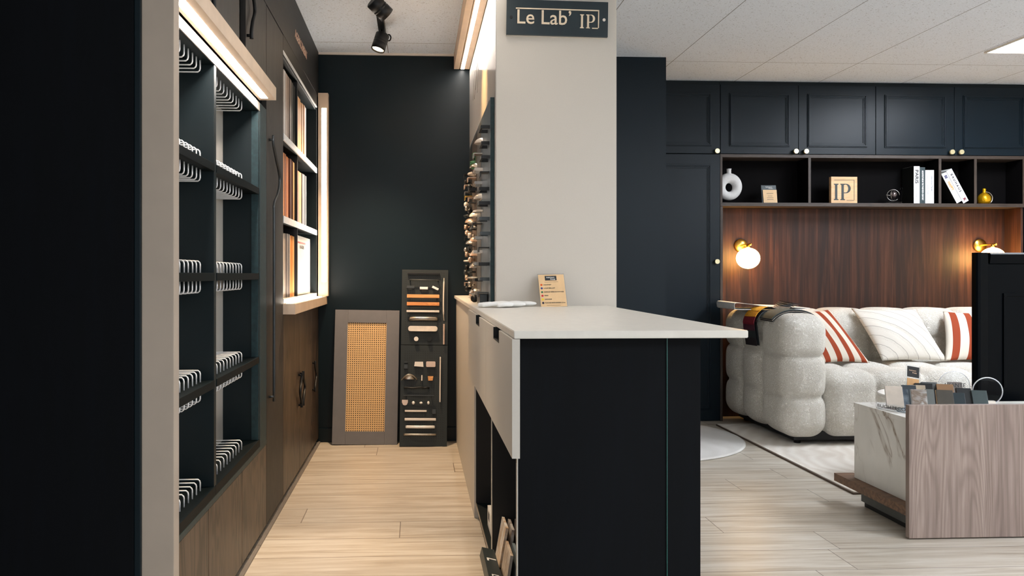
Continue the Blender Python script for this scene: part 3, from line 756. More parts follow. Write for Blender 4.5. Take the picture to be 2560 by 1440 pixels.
def hw_handle(kind, y, z, sc=1.):
    bm = B(); d = .042*sc
    if kind == 'bracket_handle':
        add_box(bm, XB-d, XB-d+.008, y-.06, y+.06, z-.007, z+.007, bev=.0015)
        for s in (-1, 1): add_box(bm, XB-d+.008, XB, y+s*.053-.006, y+s*.053+.006, z-.007, z+.007)
    elif kind == 'edge_pull':
        add_box(bm, XB-d, XB, y-.035, y+.035, z+.004, z+.008, bev=.001); add_box(bm, XB-d, XB-d+.004, y-.035, y+.035, z-.014, z+.004, bev=.001)
    elif kind == 'knob':
        add_cyl(bm, (XB, y, z), (XB-.022, y, z), .006, 12); add_cyl(bm, (XB-.02, y, z), (XB-.038, y, z), .0145, 20)
    elif kind == 'cup_pull':
        g = bmesh.ops.create_uvsphere(bm, u_segments=20, v_segments=10, radius=.045, matrix=Matrix.Translation((XB, y, z-.008)) @ Matrix.Diagonal((.85, 1, .62, 1)))
        bmesh.ops.delete(bm, geom=[v for v in g['verts'] if v.co.z < z-.009 or v.co.x > XB+.001], context='VERTS')
        for f in bm.faces: f.smooth = True
        add_box(bm, XB-.003, XB, y-.047, y+.047, z-.010, z-.004)
    elif kind == 'bow_handle':
        add_tube(bm, smooth_path([(XB, y-.06, z), (XB-d*.7, y-.05, z), (XB-d, y, z), (XB-d*.7, y+.05, z), (XB, y+.06, z)], 6), .005, 8)
    else:
        add_lathe(bm, [(.006, 0), (.007, .015), (.014, .022), (.016, .03), (.011, .038), (.002, .04)], n=18, M=Matrix.Translation((XB, y, z)) @ Matrix.Rotation(R(-90), 4, 'Y'))
    return bm
rng = random.Random(3)
layout = {0: ['bracket_handle', 'bracket_handle', 'bracket_handle', 'edge_pull', 'bracket_handle', 'bracket_handle', 'bracket_handle', 'bracket_handle', 'edge_pull', 'bracket_handle', 'bracket_handle', 'edge_pull'],
          3: ['cup_pull', 'edge_pull', 'edge_pull', 'edge_pull', 'knob', 'cup_pull', 'mushroom_knob', 'cup_pull', 'knob', 'knob', 'knob', 'mushroom_knob']}
for ci, yy in enumerate((3.45, 3.80, 4.14, 4.5)):
    for ri in range(12):
        if ci > 0 and ri == 0 and ci != 1: continue
        z = 1.655 - ri*.0645 - (.0 if ci < 2 else .0)
        if ci in layout: kd = layout[ci][ri]
        else: kd = rng.choice(['bracket_handle', 'bow_handle', 'cup_pull', 'edge_pull', 'bracket_handle'])
        if ci == 0: mk = HM[0] if ri < 6 or ri in (8, 9) else HM[1]
        elif ci == 3: mk = rng.choice([HM[5], HM[2], HM[3], HM[4], HM[0]])
        else: mk = rng.choice(HM[:5])
        if ci == 1 and ri == 0: mk = HM[4]; kd = 'cup_pull'
        lb = '%s %s on the handle wall, %s row, %s' % (mk[1], kd.replace('_', ' '), ROW[ri], COLN[ci])
        obj(kd, hw_handle(kd, yy+rng.uniform(-.03, .03), z+rng.uniform(-.006, .006)*(ci > 0), (1. if ci < 3 else 1.1)*rng.uniform(.8, 1.15)), M[mk[0]], None, lb, 'handle', 'handles on the handle wall')

for ci, yy in ((2, 4.22), (3, 4.58)):
    for ri in range(1, 11):
        kd = ['knob', 'edge_pull', 'mushroom_knob', 'bow_handle'][(ri+ci) % 4]; mk = HM[(ri*2+ci) % 5]
        lb = 'small %s %s on handle wall, below %s row, behind %s' % (mk[1], kd.replace('_', ' '), ROW[ri], COLN[ci])
        obj(kd, hw_handle(kd, yy+rng.uniform(-.02, .02), 1.655-(ri+.5)*.0645, .9), M[mk[0]], None, lb, 'handle', 'handles on the handle wall')
# ================================================================== COUNTER
t = thing('counter', 'cream topped counter with blue-black front standing before the beige partition', 'counter', (.45, 2.6, 0))
bm = B(); add_prism(bm, [(.222, 1.823), (.769, 1.823), (.790, 3.298), (.331, 3.298), (.3255, 3.299), (.3255, 4.934), (.231, 4.934)], 'Z', .8825, .9)
bmesh.ops.bevel(bm, geom=list(bm.edges), offset=.0015, segments=2, affect='EDGES')
obj('worktop', bm, M['counter_top'], t, 'cream matt worktop')
part('front_panel', M['black_wood'], t, [(.236, .668, 1.856, 1.876, .0, .8815)], .001)
part('thin_strip', M['strip_green'], t, [(.5865, .5885, 1.8535, 1.8565, .30, .8812)], 0, 'thin green upright line')  # thin green upright strip set on the dark front panel
part('end_panel', M['black_wood'], t, [(.650, .668, 1.877, 3.298, 0, .8815)], .001)
part('side_cladding', M['beige_panel'], t, [(.243, .262, 3.376, 4.934, 0, .8815)], .001, 'tall beige side panel')
part('interior', M['black'], t, [(.34, .649, 1.877, 3.298, 0, .8815), (.262, .325, 3.376, 4.93, 0, .8815), (.262, .34, 1.877, 3.36, 0, .058)], 0)
part('shelf_floor', M['shelf_dark'], t, [(.252, .34, 1.878, 3.374, .058, .066)], .0005)
part('shelf_edging', M['steel'], t, [(.249, .252, 1.878, 3.374, .057, .067)], .0005)
part('niche_end', M['black'], t, [(.25, .34, 3.361, 3.375, .066, .60)], .0005)
part('upright', M['black'], t, [(.253, .34, 2.672, 2.69, .066, .66)], .0005)
part('upright_edging', M['beige_panel'], t, [(.2505, .2529, 2.672, 2.69, .066, .66)], 0)
part('front_edging', M['beige_panel'], t, [(.2335, .2357, 1.856, 1.876, 0, .604)], 0)
# drop fronts with finger pulls
def fascia(y0, y1, hy):
    bm = B(); z0, z1 = .608, .8815; hx = .075; 
    # leaf built round a square cut-out
    add_box(bm, .218, .236, y0, y1, z0, z1-.034); add_box(bm, .218, .236, y0, hy-hx, z1-.034, z1); add_box(bm, .218, .236, hy+hx, y1, z1-.034, z1)
    bmesh.ops.remove_doubles(bm, verts=bm.verts, dist=.0001)
    o = obj('drop_front', bm, M['beige_panel'], t, 'beige drawer front with square finger pull')
    bm = B(); x0, x1 = .2172, .2365; a, b = hy-hx, hy+hx
    add_box(bm, x0, x1, a, a+.004, z1-.034, z1-.001); add_box(bm, x0, x1, b-.004, b, z1-.034, z1-.001); add_box(bm, x0, x1, a+.004, b-.004, z1-.034, z1-.031)
    add_box(bm, x1-.002, x1, a+.004, b-.004, z1-.031, z1-.001)
    sub('finger_pull', bm, M['ptblack'], o, 'square black finger pull')
fascia(1.823, 2.525, 2.19); fascia(2.528, 3.374, 2.865)

# things on the counter
t = thing('price_card', 'small sand coloured card of six coloured dots in clear stand, leaning on partition', 'sign', (.553, 3.19, .9))
CM = Matrix.Translation((.553, 3.2, .9005)) @ Matrix.Rotation(R(-1.2), 4, 'Y') @ Matrix.Rotation(-math.atan2(.075, .14), 4, 'X')
t.matrix_basis = CM
bm = B(); add_box(bm, -.053, .053, .0, .0015, 0, .146, bev=.0005); local('card', bm, M['kraft'], t)
bm = B(); add_box(bm, -.056, .056, .002, .005, 0, .15, bev=.001); local('clear_stand', bm, M['acrylic'], t)
bm = B(); add_box(bm, -.026, .022, -.0006, 0, .119, .140); lb_ = local('logo_patch', bm, M['ink'], t)
bm = B(); text_bm(bm, 'Intérieurs', .0085, facing(-.003, -.0009, .1325), .0004, 1, .0001); text_bm(bm, 'Privés', .0085, facing(.006, -.0009, .124), .0004, 1, .0001)
local('logo_lettering', bm, M['paper'], lb_)
bm = B()
for z, s in ((.099, 'LAQUE MAT'), (.0835, 'LAQUE BRILLANT'), (.066, 'SURFACE VERRE DE SYNTHESE'), (.0495, 'FENIX'), (.033, 'LINOLEUM'), (.017, 'PLACAGE BOIS RANGER 0,7mm')):
    text_bm(bm, s, .0066, facing(-.035, -.0004, z, 0), .0004, .9, .00012, 'LEFT')
add_box(bm, -.029, .027, -.0005, 0, .1115, .1122); add_box(bm, -.029, .027, -.0005, 0, .005, .0056)
local('print', bm, M['ink'], t)
for z, c in ((.099, (214, 88, 20)), (.0835, (40, 60, 130)), (.066, (52, 110, 74)), (.0495, (190, 24, 44)), (.033, (236, 204, 20)), (.017, (24, 20, 52))):
    bm = B(); add_cyl(bm, (-.043, 0, z), (-.043, -.0007, z), .0046, 20)
    local('colour_dot', bm, plain('dot %d %d %d' % c, c, .5), t)

def glove(name, label, M4, seed):
    bm = B(); rg = random.Random(seed)
    def caps(pts, r):
        add_tube(bm, smooth_path(pts, 4), r, 10); add_sphere(bm, pts[0], r, 10); add_sphere(bm, pts[-1], r, 10)
    g = add_sphere(bm, (0, 0, .011), .042, 16, (1.05, .8, .27)); add_sphere(bm, (-.045, 0, .011), .035, 16, (1.2, .8, .28))
    for i, (yy, L) in enumerate(((.026, .06), (.009, .072), (-.009, .068), (-.026, .052))):
        b = rg.uniform(-.008, .008)
        caps([(.03, yy, .011), (.03+L*.5, yy*1.1+b*.4, .0125), (.03+L, yy*1.25+b, .0095)], .0088)
    caps([(-.02, .03, .011), (.01, .048, .012), (.032, .05, .009)], .009)
    o = obj(name, bm, plain('white cotton glove', (236, 236, 234), .9, bump=.1, scale=200., vary=.01), None, label, 'glove', 'pair of white cotton gloves')
    for v in o.data.vertices:
        if v.co.z < .0006: v.co.z = .0006
    md = o.modifiers.new('fuse', 'REMESH'); md.mode = 'VOXEL'; md.voxel_size = .0032; md.use_smooth_shade = True
    s = o.modifiers.new('soft', 'SMOOTH'); s.iterations = 4; s.factor = .6
    o.matrix_basis = M4
    return o
glove('cotton_glove', 'white cotton glove on the counter, lower one reaching left', Matrix.Translation((.345, 3.135, .9012)) @ Matrix.Rotation(R(184), 4, 'Z'), 1)
glove('cotton_glove', 'white cotton glove lying behind the other, nearer the card', Matrix.Translation((.40, 3.225, .9012)) @ Matrix.Rotation(R(176), 4, 'Z'), 5)
bm = B()
add_lathe(bm, [(.0, 0), (.016, 0), (.018, .006), (.012, .012), (.008, .022), (.016, .028), (.017, .034), (.0, .036)], n=20, M=Matrix.Translation((.268, 3.72, .9183)) @ Matrix.Rotation(R(90), 4, 'X'))
obj('knob', bm, M['ptblack'], None, 'black knob lying on the counter left of the gloves', 'knob')
bm = B(); add_tube(bm, smooth_path([(.262, 3.83, .906), (.27, 3.86, .918), (.262, 3.95, .93), (.28, 4.05, .918), (.275, 4.08, .906)], 6), .005, 8)
obj('bow_handle', bm, M['copper'], None, 'rose metal bow handle lying on the counter below the handle wall', 'handle')
bm = B(); add_box(bm, .272, .305, 3.45, 3.62, .9005, .945, bev=.002)
obj('handle_tray', bm, M['ptgrey'], None, 'small dark box on the counter at the foot of the handle wall', 'box')

# in the counter's open niche
t = thing('literature_box', 'white printed box standing in the far bay of the open counter niche', 'box', (.285, 2.86, .066))
part('box', M['paper'], t, [(.272, .33, 2.72, 3.07, .0665, .142)], .001)
bm = B(); add_box(bm, .2715, .272, 2.99, 3.04, .10, .13); obj('label_print', bm, M['ink'], t)
t = thing('sample_tray', 'black tray lettered LAMINAM at the foot of the near counter bay', 'tray', (.23, 2.2, .066))
TM = Matrix.Translation((.232, 2.22, .1405)) @ Matrix.Rotation(R(14), 4, 'Y')
bm = B(); add_box(bm, -.022, .02, -.34, .37, -.03, 0, bev=.0015, M=TM); o = obj('lip', bm, plain('black tray', (38, 48, 50), .4), t)
bm = B(); text_bm(bm, 'LAMINAM', .031, TM @ Matrix.Translation((-.001, .05, .0006)) @ Matrix.Rotation(R(-90), 4, 'Z'), .0008, 1.25, .0006, 'CENTER', 1.1)
sub('lettering', bm, M['paper'], o, 'white letters reading LAMINAM'); bm = B()
text_bm(bm, 'L', .040, TM @ Matrix.Translation((-.001, .265, .0006)) @ Matrix.Rotation(R(-90), 4, 'Z'), .0008, 1.25, .0012)
sub('logo', bm, M['paper'], o, 'white logo mark')
part('base', M['black'], t, [(.249, .335, 1.88, 2.59, .0665, .09)], .001)
def slab(x, y0, y1, z1, lean_, c, label, th=.009, veins=None):
    bm = B(); h = z1-.0935
    MM = Matrix.Translation((x, 0, .0935)) @ Matrix.Rotation(R(lean_), 4, 'Y')
    add_box(bm, 0, th, y0, y1, 0, h, bev=.0008, M=MM)
    m = mk_slab(c, veins) if veins else plain('slab %d %d %d' % c, c, .35)
    obj('stone_sample', bm, m, None, label, 'sample', 'stone samples in the near counter bay')
def mk_slab(c, v):
    t = NT('sample stone'); n = t.noise(t.co(scale=(6, 6, 3)), 1.5, 4, .6, 1.2)
    t.col(t.ramp(n, [(.35, c), (.5, v), (.62, c)])); return t.set(.3)
slab(.262, 2.545, 2.665, .222, 10, (248, 246, 242), 'white stone sample with amber vein, leftmost in the near counter bay', veins=(206, 170, 128))
slab(.268, 2.40, 2.535, .184, 9, (232, 222, 208), 'beige veined stone sample in front of the white one', veins=(168, 138, 108))
slab(.290, 2.55, 2.665, .213, 7, (222, 218, 212), 'greige stone sample behind the white and beige ones', veins=(142, 122, 110))
slab(.293, 2.40, 2.53, .178, 6, (120, 132, 138), 'blue-grey stone sample at the right of the near counter bay')
slab(.318, 2.52, 2.66, .214, 4, (168, 154, 142), 'taupe stone sample rightmost in the near counter bay')

# sign on the partition
SM = Matrix.Translation((.580, 3.2905, 2.088)) @ Matrix.Rotation(R(.9), 4, 'Y')
t = thing('wall_sign', 'dark teal sign plate reading Le Lab IP on the beige partition', 'sign', (.58, 3.29, 2.088))
t.matrix_basis = SM
bm = B(); add_box(bm, -.211, .211, -.012, 0, -.0725, .0725, bev=.001); local('plate', bm, plain('dark teal plate', (28, 42, 48), .35), t)
bm = B(); add_box(bm, -.2115, .2115, .0002, .0095, -.074, -.068); local('backing', bm, M['whitemetal'], t)
bm = B()
text_bm(bm, 'Le Lab’', .083, facing(-.172, -.0132, -.002, 0), .0022, .97, .0004, 'LEFT')
# serif I and P, with the bracket line
def serif_I(bm, x, z0, z1, w, y0, y1, f=None):
    add_prism(bm, [(x-w*1.6, z0), (x+w*1.6, z0), (x+w*1.6, z0+w*.45), (x+w*.8, z0+w*.9), (x+w*.8, z1-w*.9), (x+w*1.6, z1-w*.45), (x+w*1.6, z1), (x-w*1.6, z1), (x-w*1.6, z1-w*.45), (x-w*.8, z1-w*.9), (x-w*.8, z0+w*.9), (x-w*1.6, z0+w*.45)], 'Y', y0, y1)
def serif_P(bm, x, z0, z1, w, y0, y1):
    H = z1-z0; serif_I(bm, x, z0, z1, w, y0, y1)
    cz = z1-H*.29; ro = H*.29; n = 18
    out = [(x+w*.8, z1)] + [(x+w*2.3+ro*1.02*math.sin(PI*k/n), cz+ro*math.cos(PI*k/n)) for k in range(n+1)] + [(x+w*.8, cz-ro)]
    inn = [(x+w*.8, z1-H*.05)] + [(x+w*2.1+(ro*1.02-w*1.5)*math.sin(PI*k/n), cz+(ro-H*.05)*math.cos(PI*k/n)) for k in range(n+1)] + [(x+w*.8, cz-ro+H*.05)]
    for i in range(len(out)-1):
        add_prism(bm, [out[i], out[i+1], inn[i+1], inn[i]], 'Y', y0, y1)
serif_I(bm, .102, -.039, .018, .0052, -.0145, -.0118)
serif_P(bm, .1275, -.039, .018, .0052, -.0145, -.0118)
sand = plain('sand coloured letters', (226, 208, 182), .5)
local('lettering', bm, sand, t, 'sand coloured raised letters')
bm = B(); add_box(bm, -.173, .173, -.0145, -.0118, .0330, .0378); add_box(bm, .169, .173, -.0145, -.0118, -.036, .0335); add_box(bm, .144, .169, -.0145, -.0118, -.040, -.036)
local('border_line', bm, sand, t, 'sand coloured bent line')
for x, m in ((-.192, 'ptblack'), (.194, 'whitemetal')):
    bm = B(); add_cyl(bm, (x, -.012, -.002), (x, -.015, -.002), .0062, 20); local('screw_cap', bm, M[m], t)

# ================================================================== RIGHT BACK WALL
YF = 5.52
def moulding(bm, x0, x1, z0, z1, y, w=.030):
    """raised picture-frame moulding on a door face at depth y"""
    for k, (o, d, ww) in enumerate(((0, .007, .006), (.006, .012, .008), (.014, .008, .008), (.022, .004, .008))):
        a0, a1, b0, b1 = x0+o, x1-o, z0+o, z1-o
        add_box(bm, a0, a1, y-d, y, b1-ww, b1, bev=.0012); add_box(bm, a0, a1, y-d, y, b0, b0+ww, bev=.0012)
        add_box(bm, a0, a0+ww, y-d, y, b0+ww, b1-ww, bev=.0012); add_box(bm, a1-ww, a1, y-d, y, b0+ww, b1-ww, bev=.0012)
def shaker(t, x0, x1, z0, z1, mx=.063, mz=(.05, .06), knob=None):
    bm = B(); add_box(bm, x0+.0015, x1-.0015, YF, YF+.019, z0+.001, z1-.001, bev=.001)
    d = obj('door', bm, M['teal_door'], t)
    bm = B(); moulding(bm, x0+mx, x1-mx, z0+mz[0], z1-mz[1], YF)
    sub('moulding', bm, M['teal_door'], d)
    if knob:
        bm = B(); x, z = knob
        add_cyl(bm, (x, YF, z), (x, YF-.014, z), .006, 14); add_cyl(bm, (x, YF-.013, z), (x, YF-.030, z), .0165, 24)
        sub('knob', bm, M['pale_brass'], d, 'small round pale brass knob')
ZD0, ZD1 = 1.878, 2.364
t = thing('wall_cabinet', 'upper dark blue cupboard with one visible door, beside the column', 'cabinet', (1.84, 5.7, ZD0))
part('carcass', M['teal_wall'], t, [(1.565, 2.126, YF+.020, 5.899, ZD0, CEIL-.001)], 0)
shaker(t, 1.565, 2.127, ZD0, ZD1, knob=(2.097, 1.893))
t = thing('wall_cabinet', 'double dark blue panelled cupboard above the ring vase', 'cabinet', (2.69, 5.7, ZD0))
part('carcass', M['teal_wall'], t, [(2.1285, 3.247, YF+.020, 5.899, ZD0, CEIL-.001)], 0)
shaker(t, 2.129, 2.688, ZD0, ZD1, knob=(2.66, 1.895)); shaker(t, 2.689, 3.247, ZD0, ZD1, knob=(2.733, 1.895))
t = thing('wall_cabinet', 'double dark blue panelled cupboard above the books and gold vase', 'cabinet', (3.8, 5.7, ZD0))
part('carcass', M['teal_wall'], t, [(3.2485, 4.396, YF+.020, 5.899, ZD0, CEIL-.001)], 0)
shaker(t, 3.2485, 3.822, ZD0, ZD1, knob=(3.791, 1.898)); shaker(t, 3.823, 4.396, ZD0, ZD1, knob=(3.859, 1.898))
t = thing('tall_cupboard', 'tall dark blue panelled cupboard behind the counter end', 'cabinet', (1.84, 5.7, 0))
part('carcass', M['teal_wall'], t, [(1.565, 2.126, YF+.020, 5.899, 0, ZD0-.002)], 0)
shaker(t, 1.565, 2.127, .005, ZD0-.004, mz=(.075, .07), knob=(2.097, 1.12))
# cabinets right of the recess
bm = B(); add_box(bm, 4.397, 5.499, YF, 5.899, 0, CEIL-.001); obj('tall_cupboard', bm, M['teal_door'], None, 'dark blue cupboard side at the far right edge of the picture', 'cabinet')

# walnut recess: wall panel, shelf unit
t = thing('walnut_panelling', 'walnut wall panelling behind the sofa', 'wall panel', (3.2, 5.7, 0))
part('back_board', M['walnut'], t, [(2.128, 4.345, 5.70, 5.72, 0, 1.508)], .001)
part('left_return', M['walnut_v'], t, [(2.128, 2.146, YF, 5.699, 0, 1.508)], .001)
part('right_return', M['walnut'], t, [(4.328, 4.345, YF+.02, 5.699, 0, 1.508)], .001)
t = thing('open_shelf', 'long walnut edged open shelf unit with four compartments', 'shelf', (3.2, 5.6, 1.51))
part('bottom_board', M['walnut_edge'], t, [(2.128, 4.345, YF, 5.70, 1.51, 1.535)], .001)
part('top_board', M['walnut_edge'], t, [(2.128, 4.345, YF, 5.70, 1.853, 1.875)], .001)
nb = wood('near-black shelf lining', (7, 6, 7), (10, 8, 9), (14, 11, 11), 'Z', 1.5, .75, lines=.2); nb.node_tree.nodes['Principled BSDF'].inputs['Specular IOR Level'].default_value = .08  # near-black tone for the shelf backs and uprights
part('back_board', nb, t, [(2.128, 4.345, 5.688, 5.70, 1.536, 1.852)], 0)
for x0, x1 in ((2.128, 2.143), (2.760, 2.778), (3.708, 3.727), (3.969, 3.988), (4.328, 4.345)):
    u = part('upright', nb, t, [(x0, x1, YF+.004, 5.687, 1.5355, 1.8525)], 0)
    bm = B(); add_box(bm, x0, x1, YF, YF+.0035, 1.5355, 1.8525); sub('edging', bm, M['walnut_v'], u, 'walnut edging')

SZ = 1.5356
# ring vase
bm = B(); cx, cz, R1, R2 = 2.2205, SZ+.116, .060, .0335
n, m = 40, 18; rings = []
for i in range(n):
    a = 2*PI*i/n; rr = R2*(1+.08*math.cos(a-.5*PI)); ring = []
    for k in range(m):
        b_ = 2*PI*k/m; ring.append(bm.verts.new((cx+(R1+rr*math.cos(b_))*math.cos(a), 5.60+rr*.95*math.sin(b_), cz+(R1*1.06+rr*math.cos(b_))*math.sin(a))))
    rings.append(ring)
for i in range(n):
    for k in range(m): bm.faces.new((rings[i][k], rings[(i+1) % n][k], rings[(i+1) % n][(k+1) % m], rings[i][(k+1) % m]))
bmesh.ops.recalc_face_normals(bm, faces=bm.faces)
for v in bm.verts: v.co.z = max(v.co.z, SZ+.0005)
add_lathe(bm, [(.028, .0), (.019, .012), (.0155, .024), (.0155, .045), (.018, .053), (.014, .053), (.011, .04)], c=(cx, 5.60, SZ+.193), n=24)
obj('ring_vase', bm, plain('matt white ceramic', (222, 222, 222), .75, vary=.02, bump=.05, scale=80.), None, 'white ceramic ring-shaped vase at the left end of the shelf', 'vase', shade=True)
def shelf_card(x, y, label):
    t = thing('card_holder', label, 'sign', (x, y, SZ))
    a = Matrix.Translation((x, y, SZ+.0004)) @ Matrix.Rotation(R(-9), 4, 'X')
    t.matrix_basis = a
    bm = B(); add_box(bm, -.058, .05, .004, .007, 0, .131, bev=.001); o = local('back_card', bm, plain('dark teal card', (44, 58, 62), .4), t, 'dark teal top with small logo')
    bm = B(); text_bm(bm, 'Intérieurs', .012, facing(-.002, .0036, .118), .0006); text_bm(bm, 'Privés', .012, facing(.01, .0036, .108), .0006); local('logo_lettering', bm, M['paper'], o)
    bm = B(); add_box(bm, -.05, .05, -.002, .0005, 0, .096, bev=.0005); o = local('front_card', bm, M['kraft'], t, 'sand coloured card')
    bm = B()
    for z, w in ((.068, .048), (.052, .034), (.047, .034), (.036, .046), (.024, .046)): add_box(bm, -w/2, w/2, -.0028, -.002, z, z+(.0022 if w > .04 else .001))
    local('print', bm, M['ink'], o)
    return t
shelf_card(2.505, 5.56, 'small card holder, dark above sand, beside the ring vase')
# IP block
t = thing('logo_block', 'square wooden block with the dark letters IP on the shelf', 'ornament', (3.035, 5.56, SZ))
bwd = wood('pale maple block', (212, 170, 124), (224, 184, 140), (232, 196, 154), 'X', 2., .5, lines=.2)
x0 = 2.938; part('block', bwd, t, [(x0, x0+.190, 5.545, 5.575, SZ, SZ+.188)], .001)
bm = B(); serif_I(bm, x0+.036, SZ+.022, SZ+.138, .0105, 5.5435, 5.5452); serif_P(bm, x0+.083, SZ+.022, SZ+.138, .0105, 5.5435, 5.5452)
yb0, yb1 = 5.5435, 5.5452
slate = plain('inlaid slate letters', (44, 52, 54), .5)
obj('lettering', bm, slate, t, 'dark inlaid letters IP'); bm = B()
add_box(bm, x0+.022, x0+.168, yb0, yb1, SZ+.163, SZ+.1655); add_box(bm, x0+.1655, x0+.168, yb0, yb1, SZ+.022, SZ+.163); add_box(bm, x0+.112, x0+.1655, yb0, yb1, SZ+.019, SZ+.0215)
obj('border_line', bm, slate, t, 'dark inlaid bent line')
# armillary ornament
t = thing('armillary_ornament', 'small glassy globe ornament with wire rings on a clear base, left of the books', 'ornament', (3.42, 5.58, SZ))
bm = B(); add_box(bm, 3.372, 3.468, 5.56, 5.60, SZ, SZ+.013, bev=.002); obj('base', bm, M['acrylic'], t)
bm = B(); add_sphere(bm, (3.412, 5.58, SZ+.066), .026, 24); obj('globe', bm, plain('smoky polished metal', (128, 118, 118), .12, .9), t, 'smoky reflective ball')
bm = B()
for tilt, rr in ((20, .040), (75, .037)):
    Mx = Matrix.Translation((3.412, 5.58, SZ+.062)) @ Euler((R(90), 0, R(tilt-40))).to_matrix().to_4x4()
    pts = [Mx @ Vector((rr*math.cos(a*PI/16), rr*math.sin(a*PI/16), 0)) for a in range(0, 29)]
    add_tube(bm, pts, .0016, 6)
add_tube(bm, [(3.36, 5.58, SZ+.064), (3.412, 5.58, SZ+.058)], .0018, 6)
obj('rings', bm, M['steel'], t)
bm = B(); add_tube(bm, smooth_path([(3.464, 5.58, SZ+.006), (3.476, 5.58, SZ+.02), (3.470, 5.58, SZ+.04), (3.478, 5.58, SZ+.062), (3.474, 5.58, SZ+.09), (3.484, 5.58, SZ+.112), (3.468, 5.58, SZ+.116), (3.46, 5.58, SZ+.10)], 6), .0034, 8); obj('stem', bm, M['acrylic'], t, 'twisted clear glass stem')
# books
def book(name, label, x, w, h, c, cols, txt, tilt=0., z0=SZ, d=.14, group='books on the shelf', y=5.535):
    t = thing(name, label, 'book', (x+w/2, y, z0), group)
    Mx = Matrix.Translation((x, y, z0)) @ Matrix.Rotation(R(tilt), 4, 'Y')
    t.matrix_basis = Mx
    bm = B(); add_box(bm, .001, w-.001, .003, d, 0.0006, h-.001); local('boards', bm, plain('dark book boards', (16, 20, 20), .6), t, 'dark boards')
    bm = B(); add_box(bm, 0, w, -.0005, .0029, 0.0006, h, bev=.001); local('spine', bm, plain('cover '+name+str(round(x, 2)), c, .45, vary=.01), t)
    bm = B(); add_box(bm, .003, w-.003, .006, d-.004, h-.0002, h+.0006); local('page_edge', bm, M['paper'], t)
    for (s, size, u, v, sx, cc, bo) in txt:
        bm = B(); text_bm(bm, s, size, Matrix.Translation((u*w, -.0011, v*h)) @ Euler((R(90), 0, 0)).to_matrix().to_4x4() @ Matrix.Rotation(R(-90), 4, 'Z'), .0008, sx, bo)
        local('spine_title', bm, plain('title ink %d %d %d' % cc, cc, .6), t)
    return t
K = (24, 26, 30)
book('art_book', 'tall white book titled PARIS, first of the upright books', 3.535, .043, .265, (230, 230, 232), 0, [('PARIS', .033, .48, .72, 1.2, K, .0006), ('architecture and design', .007, .45, .32, 1.2, (150, 150, 155), 0)])
book('art_book', 'dark teal book between two white upright books', 3.579, .039, .258, (42, 58, 62), 0, [('ARCHITECTURE IN THE TWENTIETH CENTURY', .0155, .52, .5, .64, (232, 232, 232), .0006)])
book('art_book', 'thin white book with grey spine title, third upright book', 3.619, .032, .238, (222, 222, 226), 0, [('WINTER', .018, .5, .42, 1.1, (170, 170, 176), .0003), ('photography', .008, .5, .8, 1.1, (150, 150, 156), 0)])
book('art_book', 'white book titled Delicious Places, last of the upright books', 3.652, .031, .238, (226, 226, 230), 0, [('Delicious Places', .017, .5, .6, 1.0, (96, 100, 108), 0)])
book('art_book', 'leaning white book titled BE HAPPY', 3.852, .040, .236, (228, 228, 230), 0, [('BE', .026, .5, .87, .9, (36, 40, 92), .0012), ('HAPPY', .026, .5, .56, .9, (196, 152, 92), .0014), ('a', .012, .5, .09, 1., (120, 120, 130), 0)], tilt=-29)
book('art_book', 'leaning white book titled BAUHAUS, right of the other leaning book', 3.9005, .044, .262, (226, 224, 230), 0, [('B A U H A U S', .021, .5, .6, 1.12, K, .0006), ('X', .022, .5, .1, 1., (110, 24, 40), .002)], tilt=-29)
# gold vase
t = thing('gold_vase', 'small shiny golden gourd vase with a looped handle, right end of the shelf', 'vase', (4.1, 5.58, SZ))
gold = plain('shiny gold ceramic', (236, 178, 28), .22, .75, vary=.06)
bm = B(); add_lathe(bm, [(.001, .0005), (.028, .0005), (.040, .012), (.045, .032), (.041, .055), (.027, .073), (.012, .083), (.010, .092), (.013, .103), (.010, .114), (.004, .115)], c=(4.085, 5.58, SZ), n=36)
obj('body', bm, gold, t)
bm = B(); add_tube(bm, smooth_path([(4.095, 5.58, SZ+.090), (4.125, 5.58, SZ+.082), (4.146, 5.58, SZ+.055), (4.142, 5.58, SZ+.022), (4.12, 5.58, SZ+.006), (4.10, 5.58, SZ+.012)], 6), .0035, 10)
obj('handle', bm, M['steel'], t, 'pale looped handle')

# sconces
def sconce(x, z, label):
    y0 = 5.70
    t = thing('wall_sconce', label, 'wall lamp', (x, y0, z), 'globe wall lamps on the walnut wall')
    bm = B(); add_lathe(bm, [(.046, 0), (.0485, .006), (.046, .016), (.006, .018)], n=36, M=Matrix.Translation((x, y0-.0005, z)) @ Matrix.Rotation(R(90), 4, 'X'))
    obj('wall_plate', bm, M['brass'], t, 'round brass plate')
    bm = B(); add_tube(bm, [(x, y0-.012, z), (x+.004, y0-.13, z+.004), (x+.006, y0-.162, z+.004)], .006, 10); add_sphere(bm, (x+.006, y0-.164, z+.004), .009, 12)
    add_cyl(bm, (x-.004, y0-.145, z+.002), (x-.004, y0-.145, z-.022), .012, 16)
    obj('arm', bm, M['brass'], t)
    bm = B(); add_sphere(bm, (x-.004, y0-.145, z-.094), .0805, 32, (1, 1, .92))
    obj('globe', bm, M['opal'], t, 'glowing white glass globe')
sconce(2.345, 1.238, 'brass globe wall lamp on the left of the walnut wall')
sconce(4.135, 1.243, 'brass globe wall lamp half hidden by the black panel')

